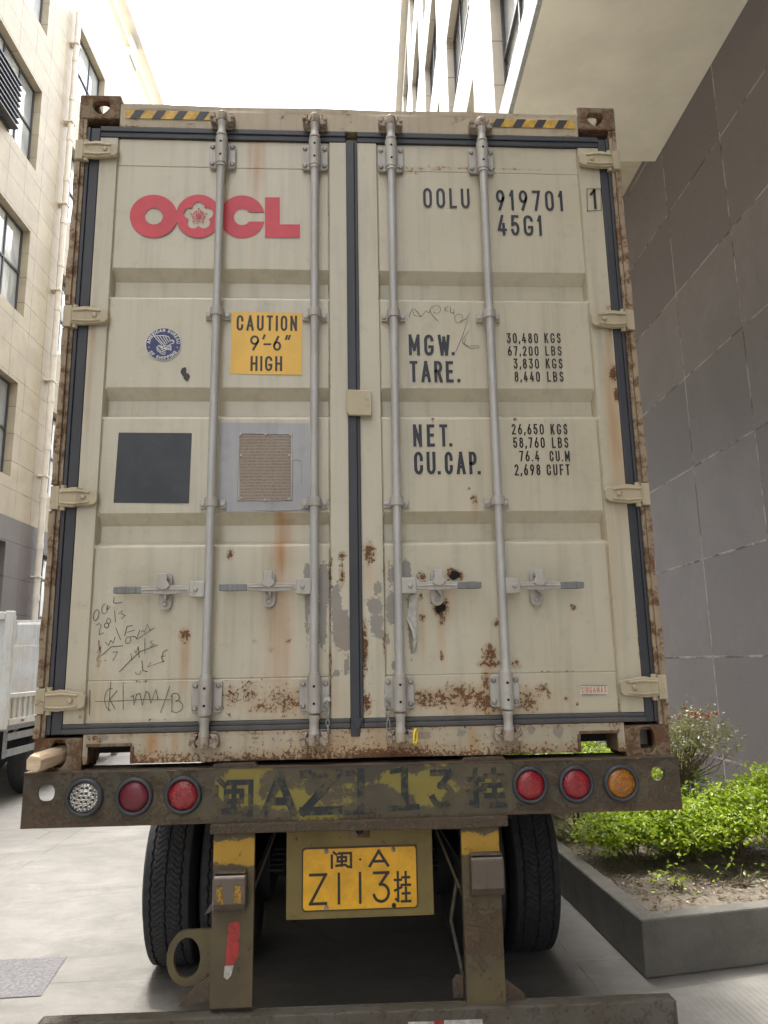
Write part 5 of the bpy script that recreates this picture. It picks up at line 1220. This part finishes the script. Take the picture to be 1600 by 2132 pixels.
for h in up: window(lb_, -Dl, -1, .26, h, 3, (.5,))
for h in lo_: window(lb_, -Dl+.03, -1, .28, h, 3, (.42, .78))
mb = MB(); lb0 = 1.70*Dl; z0, z1 = (1.50)*Dl+zc, 1.66*Dl+zc
for k in range(9): ebox(mb, -Dl+.02, -Dl+.26, lb0, 1.905*Dl, z0+(z1-z0)*(k+.5)/9-.012, z0+(z1-z0)*(k+.5)/9+.03)
ebox(mb, -Dl+.0, -Dl+.03, lb0, 1.905*Dl, z0, z1); build('vent_louvre', mb, M['winframe'], lb_)
# roof frame: posts and rails along the parapet
mb = MB(); aR = -Dl+.02
ebox(mb, aR-.5, aR+.25, B0, B1, 2.735*Dl+zc, 2.815*Dl+zc)
for b in np.arange(1.0, 5.0, .62): ebox(mb, aR-.35, aR+.02, (2.84+b-1.62)*Dl, (2.93+b-1.62)*Dl, tt_, 2.735*Dl+zc)
ebox(mb, aR-.2, aR, B0, B1, 2.665*Dl+zc, 2.69*Dl+zc)
build('roof_frame', mb, M['soffit'], lb_)
# down pipe
mb = MB(); bp = 2.268*Dl; ap = -Dl+.16
mb.tube(EW(ap, bp, .1), EW(ap, bp, 2.26*Dl+zc), .085, n=16)
for dz in np.arange(.2, 2.2, .155):
    if dz < .2: continue
    mb.tube(EW(ap, bp, dz*Dl+zc), EW(ap, bp, dz*Dl+zc+.16), .10, n=16)
dpipe = build('drain_pipe', mb, M['pipe'], lb_)
for dz in np.arange(.27, 2.2, .31):
    mb = MB(); ebox(mb, -Dl+.002, ap+.1, bp-.13, bp+.13, dz*Dl+zc-.02, dz*Dl+zc+.02); build('pipe_clip', mb, M['pipe'], dpipe)

# ================================================================== RIGHT BUILDING
Dr = 3.8; Af = 1.79
rbld = empty('overhanging_building', EW(Dr, 6, 0), 'pale tiled tall building overhanging a dark brown tiled wall right of the container', 'building')
zso = 1.648*Dr+zc; zsf = 1.725*Dr+zc; be = 2.233*Dr; ztop = 13.1*Af+zc
mb = MB(); f0 = uvE(); mb.add([tuple(EW(Dr, b, z)) for b, z in ((-25, 0), (48, 0), (48, zsf), (-25, zsf))], [(0, 1, 2, 3)])
mb.add([tuple(EW(*p)) for p in ((Dr, 48, 0), (Dr+12, 48, 0), (Dr+12, 48, zsf), (Dr, 48, zsf))], [(0, 1, 2, 3)])
build('dark_wall', mb, M['brown_r'], rbld, uv=lambda x, y, z: (f0(x, y, z)[0]-2.18*Dr, z-zc))
mb = MB(); ebox(mb, Af, Dr-.003, -25, be, zso, zsf-.01); build('lower_soffit', mb, M['soffit'], rbld)
holes = []
for k in range(-2, 8):
    b0 = (5.68+2.51*k)*Af; b1 = b0+1.63*Af
    for r in range(5): holes.append((b0, b1, (3.85+1.9*r)*Af+zc, (5.03+1.9*r)*Af+zc))
mb = MB(); facade(mb, Af, -25, 48, zsf, ztop, holes, .22, 1)
mb.add([tuple(EW(*p)) for p in ((Af, -25, zsf), (Dr+12, -25, zsf), (Dr+12, 48, zsf), (Af, 48, zsf))], [(0, 1, 2, 3)]); mb.add([tuple(EW(*p)) for p in ((Af, -25, ztop), (Dr+12, -25, ztop), (Dr+12, 48, ztop), (Af, 48, ztop))], [(0, 1, 2, 3)])
mb.add([tuple(EW(*p)) for p in ((Af, 48, zsf), (Dr+12, 48, zsf), (Dr+12, 48, ztop), (Af, 48, ztop))], [(0, 1, 2, 3)]); ebox(mb, Af+.3, Dr+11.9, -24.9, 47.9, zsf+.1, ztop-.1)
build('upper_wall', mb, M['cream_tile_r'], rbld, uv=lambda x, y, z: (f0(x, y, z)[0], z-zc))
for h in holes:
    if h[0] < 30: window(rbld, Af, 1, .2, h, 3, (.45,))
mb = MB(); ebox(mb, Af-.25, Af+.0, -25, 48, ztop-.35, ztop+.1); build('roof_cornice', mb, M['soffit'], rbld)
mb = MB(); ebox(mb, Af-.05, Af-.002, -25, 48, zso+.004, zso+.10); build('fascia_gutter', mb, M['truckgrey'], rbld)

# ================================================================== TRUCK AND RIBBED PANEL AT THE LEFT
tk = empty('stake_truck', (-5.3, 8.6, 0), 'white stake-sided lorry with dropside lattice parked far left beside the building', 'truck')
X1 = -4.32
mb = MB(); mb.box(-6.45, X1, 7.12, 7.17, 1.02, 2.42); body = build('tailboard', mb, M['truckwhite'], tk, bevel=.012)
mb = MB(); mb.box(X1-.10, X1+.012, 7.05, 7.119, .98, 2.47); mb.box(-6.5, -6.4, 7.05, 7.119, .98, 2.47); mb.box(-6.39, X1-.11, 7.06, 7.119, 2.36, 2.46); mb.box(-6.39, X1-.11, 7.06, 7.119, .98, 1.06)
for x in (-4.9, -5.5, -6.0): mb.box(x, x+.05, 7.085, 7.119, 1.07, 2.35)
build('rear_posts', mb, M['truckwhite'], body, bevel=.01)
mb = MB(); mb.box(X1-.03, X1, 7.18, 11.8, 1.02, 1.10); mb.box(X1-.03, X1, 7.18, 11.8, 1.36, 1.42); mb.box(X1-.05, X1-.031, 7.18, 11.8, 1.02, 1.42)
for y in np.arange(7.3, 11.8, .17): mb.box(X1-.030, X1-.006, y, y+.055, 1.1005, 1.3595)
build('dropside', mb, M['truckwhite'], tk, bevel=.004)
mb = MB(); mb.box(-6.45, X1-.06, 7.18, 11.8, .95, 1.02); build('deck', mb, M['truckgrey'], tk)
mb = MB(); mb.box(X1-.0295+.03, X1+.006, 7.55, 7.64, 1.045, 1.075); build('side_marker', mb, M['tape_red'], tk)
mb = MB(); y0_ = 7.5
for z in (.62, .82): mb.box(X1-.08, X1-.05, 7.3, 11.0, z, z+.09)
for y in (7.3, 8.4, 9.6, 10.9): mb.box(X1-.11, X1-.081, y, y+.07, .60, .95)
build('side_guard', mb, M['truckgrey'], tk, bevel=.004)
for y in (8.6, 11.2):
    for x in (X1-.28, -6.2):
        mb = MB(); mb.lathe([(.0, -.10), (.30, -.10), (.43, -.12), (.47, -.08), (.47, .08), (.43, .12), (.30, .10), (0, .10)], (x, y, .47), 'x', 36); build('wheel', mb, M['tyre'], tk)
mb = MB(); mb.box(-6.3, X1-.25, 11.85, 12.7, .55, 2.6); mb.prism([(11.84, 2.2), (12.6, 2.2), (12.75, 1.5), (12.75, .6), (11.84, .6)], -6.35, X1-.2, 'x'); build('cab', mb, M['truckwhite'], tk, bevel=.05)
pn = empty('ribbed_panel', (-5.9, 13.0, 0), 'stained white ribbed sheet panel standing behind the lorry dropside', 'panel')
mb = MB(); xs_ = (-7.13, -4.6); yy = 13.0
zz = [.9, 1.12, 1.14, 1.45, 1.47, 1.78, 1.80, 2.12, 2.16, 2.42, 2.45, 2.56]
mb.box(xs_[0], xs_[1], yy, yy+.06, .5, 2.72); 
sheet = build('sheet', mb, M['truckwhite'], pn)
mb = MB()
for z in (1.13, 1.46, 1.79, 2.10, 2.36, 2.42, 2.66): mb.box(xs_[0], xs_[1], yy-.035, yy-.001, z, z+.035)
build('ribs', mb, M['truckwhite'], sheet, bevel=.008)
mb = MB(); mb.box(xs_[0], xs_[0]+.1, yy-.04, yy+.1, 0, .5); mb.box(xs_[1]-.1, xs_[1], yy-.04, yy+.1, 0, .5); build('feet', mb, M['truckgrey'], pn)

# ================================================================== GROUND DETAILS
o = MB(); q = [(-1.7485, 2.118), (-2.42, 2.10), (-2.36, 1.54), (-1.692, 1.56)]
o.add([(x, y, .0045) for x, y in q], [(0, 1, 2, 3)]); co = build('drain_cover', o, M['cover'], None, (-2.05, 1.83, 0)); tag(co, 'checkered metal drain cover set in the concrete at lower left', 'drain cover')

# ================================================================== PLANTER
PL = [(1.53, 14.0), (1.545, 4.2), (1.585, 1.447), (2.353, 1.582), (3.60, 1.80)]
pk = empty('planter_wall', (1.6, 1.5, 0), 'low grey concrete planter kerb curving round a corner right of the trailer', 'planter')
def offset(P, d):
    out = []
    for i, p in enumerate(P):
        n = []
        for a, b in ((i-1, i), (i, i+1)):
            if a >= 0 and b < len(P): dx, dy = P[b][0]-P[a][0], P[b][1]-P[a][1]; l = math.hypot(dx, dy); n.append((-dy/l, dx/l))
        mx, my = sum(q[0] for q in n)/len(n), sum(q[1] for q in n)/len(n); l2 = mx*mx+my*my; out.append((p[0]+mx*d/l2, p[1]+my*d/l2))
    return out
inn = offset(PL, .115); mb = MB(); n = len(PL); HZ = .302
vs = [(x, y, 0) for x, y in PL]+[(x, y, HZ) for x, y in PL]+[(x, y, HZ) for x, y in inn]+[(x, y, 0) for x, y in inn]
mb.add(vs, [(i+k*n, i+1+k*n, i+1+((k+1) % 4)*n, i+((k+1) % 4)*n) for i in range(n-1) for k in range(4)])
build('kerb', mb, M['kerb'], pk, bevel=.012)
sb = MB(); SP = [(1.6, 14), (1.62, 4.2), (1.68, 1.56), (2.353, 1.69), (3.56, 1.9), (3.9, 1.95), (3.9, 14)]
def soilz(x, y): return .262+.035*mn.noise(Vector((x*1.7, y*1.7, 0)))+.012*mn.noise(Vector((x*9, y*9, 2)))
XS, YS = np.linspace(1.55, 3.85, 60), np.concatenate([np.linspace(1.5, 5, 70), np.linspace(5.2, 14, 20)])
def insoil(x, y):
    lx = 1.62 if y > 1.6 else 1.68; return x > lx and y > 1.53+(x-1.585)*.176+.03
for i in range(len(XS)-1):
    for j in range(len(YS)-1):
        c = ((XS[i]+XS[i+1])/2, (YS[j]+YS[j+1])/2)
        if insoil(*c): sb.add([(XS[a], YS[b], soilz(XS[a], YS[b])) for a, b in ((i, j), (i+1, j), (i+1, j+1), (i, j+1))], [(0, 1, 2, 3)], True)
tag(build('planter_soil', sb, M['soil']), kind='structure')

# ---------------------------------------------------------------- foliage
def leaves(name, pts, size, mat, parent, up=.6, seed=0, origin=None, fold=.25, aspect=.5):
    rs = np.random.default_rng(seed); n = len(pts); V = []; F = []; col = []
    for k, p in enumerate(pts):
        s = size*rs.uniform(.6, 1.25); nrm = Vector(rs.normal(0, 1, 3)); nrm.normalize(); nrm = (nrm*(1-up)+Vector((0, -.1, 1))*up).normalized()
        t = nrm.orthogonal().normalized(); t.rotate(Matrix.Rotation(rs.uniform(0, 6.28), 3, nrm)); b = nrm.cross(t); P = Vector(p); o_ = len(V)
        hw = s*aspect*.5
        V += [P-t*s*.5, P-t*s*.12+b*hw+nrm*fold*hw, P+t*s*.22+b*hw*.8+nrm*fold*hw, P+t*s*.55-nrm*s*.08, P+t*s*.22-b*hw*.8+nrm*fold*hw, P-t*s*.12-b*hw+nrm*fold*hw, P+t*s*.05]
        F += [(o_, o_+6, o_+1), (o_+1, o_+6, o_+2), (o_+2, o_+6, o_+3), (o_, o_+5, o_+6), (o_+5, o_+4, o_+6), (o_+4, o_+3, o_+6)]
        v = rs.random(); col += [v]*7
    base = wloc(parent) if parent is not None else Vector(origin or (0, 0, 0))
    me = bpy.data.meshes.new(name); me.from_pydata([tuple(v-base) for v in V], [], F)
    A = me.color_attributes.new('var', 'FLOAT_COLOR', 'POINT'); c = np.ones((len(V), 4), dtype=np.float32); c[:, 0] = col; A.data.foreach_set('color', c.ravel())
    me.materials.append(mat); o = bpy.data.objects.new(name, me); link(o, name, parent)
    if parent is None: o.location = base
    return o
def shrub(x, y, h, rx, ry, label, n=700, size=.045, zlo=.35, seed=1, mat='leaf', group=None, stems=4, name='hedge_shrub', cat='shrub', up=.55, zb=.26):
    rs = np.random.default_rng(seed); t = empty(name, (x, y, zb), label, cat, group); pts = []; cl = []
    for k in range(34):
        a, r = rs.uniform(0, 6.28), math.sqrt(rs.random())
        cx_, cy_ = x+rx*r*math.cos(a)*.85, y+ry*r*math.sin(a)*.85; top = h*(1-.22*r*r)+rs.uniform(-.04, .05); top = max(top, zlo+.02); cl.append((cx_, cy_, rs.uniform(zlo+.3*(top-zlo), top) if rs.random() < .45 else top-.03))
    for k in range(n):
        c = cl[rs.integers(len(cl))]; s = .085; p = np.array(c)+rs.normal(0, 1, 3)*np.array([s, s, s*.55]); pts.append((p[0], p[1], max(p[2], zlo*.9)))
    leaves('foliage', pts, size, M[mat], t, up=up, seed=seed)
    mb = MB()
    for k in range(stems):
        a = rs.uniform(0, 6.28); b = (x+.03*math.cos(a), y+.03*math.sin(a), zb-.02)
        for c in rs.choice(len(cl), 3): c = cl[c]; mid = (b[0]*.75+c[0]*.25+rs.normal(0, .02), b[1]*.75+c[1]*.25+rs.normal(0, .02), b[2]*.45+c[2]*.55); mb.path([b, mid, (c[0], c[1], c[2]-.02)], [.007, .005, .002], 5)
    build('stems', mb, M['bark'], t); return t
HG = 'clipped bright green shrubs forming the planter hedge'
near = [(2.05, 2.80, .62, .36, .30, 'leftmost low hedge shrub beside the trailer wheel with its leaves just below the tail beam'), (2.42, 2.66, .65, .42, .30, 'bright hedge shrub with bare forked stems just behind the sandy soil'),
        (2.88, 2.74, .72, .44, .32, 'tall bright hedge shrub at the right edge of the photo'), (3.28, 2.95, .80, .36, .40, 'hedge shrub tight against the brown wall at far right'), (2.62, 3.15, .66, .46, .30, 'bright hedge shrub in the second row under the brown wall')]
for i, (x, y, h, rx, ry, lab) in enumerate(near): shrub(x, y, h, rx, ry, lab, 4600, .040, .41, seed=20+i, group=HG, stems=2)
back = [(1.95, 3.7, .85), (2.5, 4.1, .9), (1.85, 4.7, .95), (2.3, 5.3, 1.0), (1.9, 6.2, 1.1), (2.4, 7.0, 1.15), (1.95, 8.0, 1.2), (2.4, 9.0, 1.25), (1.95, 10.2, 1.3), (2.5, 11.3, 1.3)]
for i, (x, y, h) in enumerate(back): shrub(x, y, h, .42, .5, 'dense green hedge shrub further back in the planter alongside the trailer', 1500, .06, .36, seed=40+i, group='hedge shrubs further back in the planter', stems=3)
shrub(2.83, 3.45, 1.02, .10, .12, 'tall narrow bright green shoot rising between tail beam and brown wall', 260, .05, .6, seed=61, name='tall_shoot')
shrub(2.05, 2.05, .40, .10, .12, 'small dark leafy sprig by the planter corner', 70, .04, .27, seed=62, name='small_sprig', cat='plant')
shrub(2.55, 2.15, .40, .16, .07, 'sparse little seedling on the sandy soil in the middle of the planter', 34, .035, .28, seed=63, name='seedling', cat='plant', stems=3)
# stem of the near shrub
# flowering shrub
fs = empty('flowering_shrub', (2.70, 3.35, .26), 'dull leaved shrub topped with crimson flowers in front of the brown wall', 'flowering shrub')
rs = np.random.default_rng(77); mb = MB(); tips = []
for k in range(70):
    a = rs.uniform(0, 6.28); r = .40*math.sqrt(rs.random()); tx, ty, tz = 2.70+r*math.cos(a)+.06, 3.35+r*math.sin(a)*.8, 1.00+.38*rs.random()*(1-r/.6)+.0
    if rs.random() < .25: tz -= .08; tx += .10
    tips.append((tx, ty, tz)); mb.path([(2.70, 3.35, .24), (2.70+(tx-2.70)*.10, 3.35+(ty-3.35)*.10, .72), (2.70+(tx-2.70)*.75, 3.35+(ty-3.35)*.7, tz-.14), (tx, ty, tz)], [.010, .006, .003, .0015], 5)
build('stems', mb, M['bark'], fs)
pts = [tuple(np.array(tips[rs.integers(70)])+rs.normal(0, 1, 3)*np.array([.055, .055, .05])) for _ in range(2200)]
leaves('foliage', pts, .034, M['leafdull'], fs, up=.35, seed=5)
tp_ = sorted(tips, key=lambda t: -t[2])[:9]+[(3.02, 3.3, 1.24)]
pts = [tuple(np.array(t)+np.array([0, 0, .03])+rs.normal(0, 1, 3)*np.array([.028, .028, .014])) for t in tp_ for _ in range(9)]
leaves('flowers', pts, .024, M['petal'], fs, up=.3, seed=6, aspect=.8)
# fallen leaves on the soil
rs = np.random.default_rng(11); pts = []
while len(pts) < 4200:
    x, y = rs.uniform(1.66, 3.5), rs.uniform(1.6, 4.6)
    if insoil(x, y) and rs.random() < (.45 if y < 2.15 else 1.): pts.append((x, y, soilz(x, y)+.008))
o = leaves('leaf_litter', pts, .030, M['litter'], None, up=.8, seed=3, fold=.6); tag(o, 'brown fallen leaf litter scattered over the planter soil', 'leaf litter', kind='stuff')
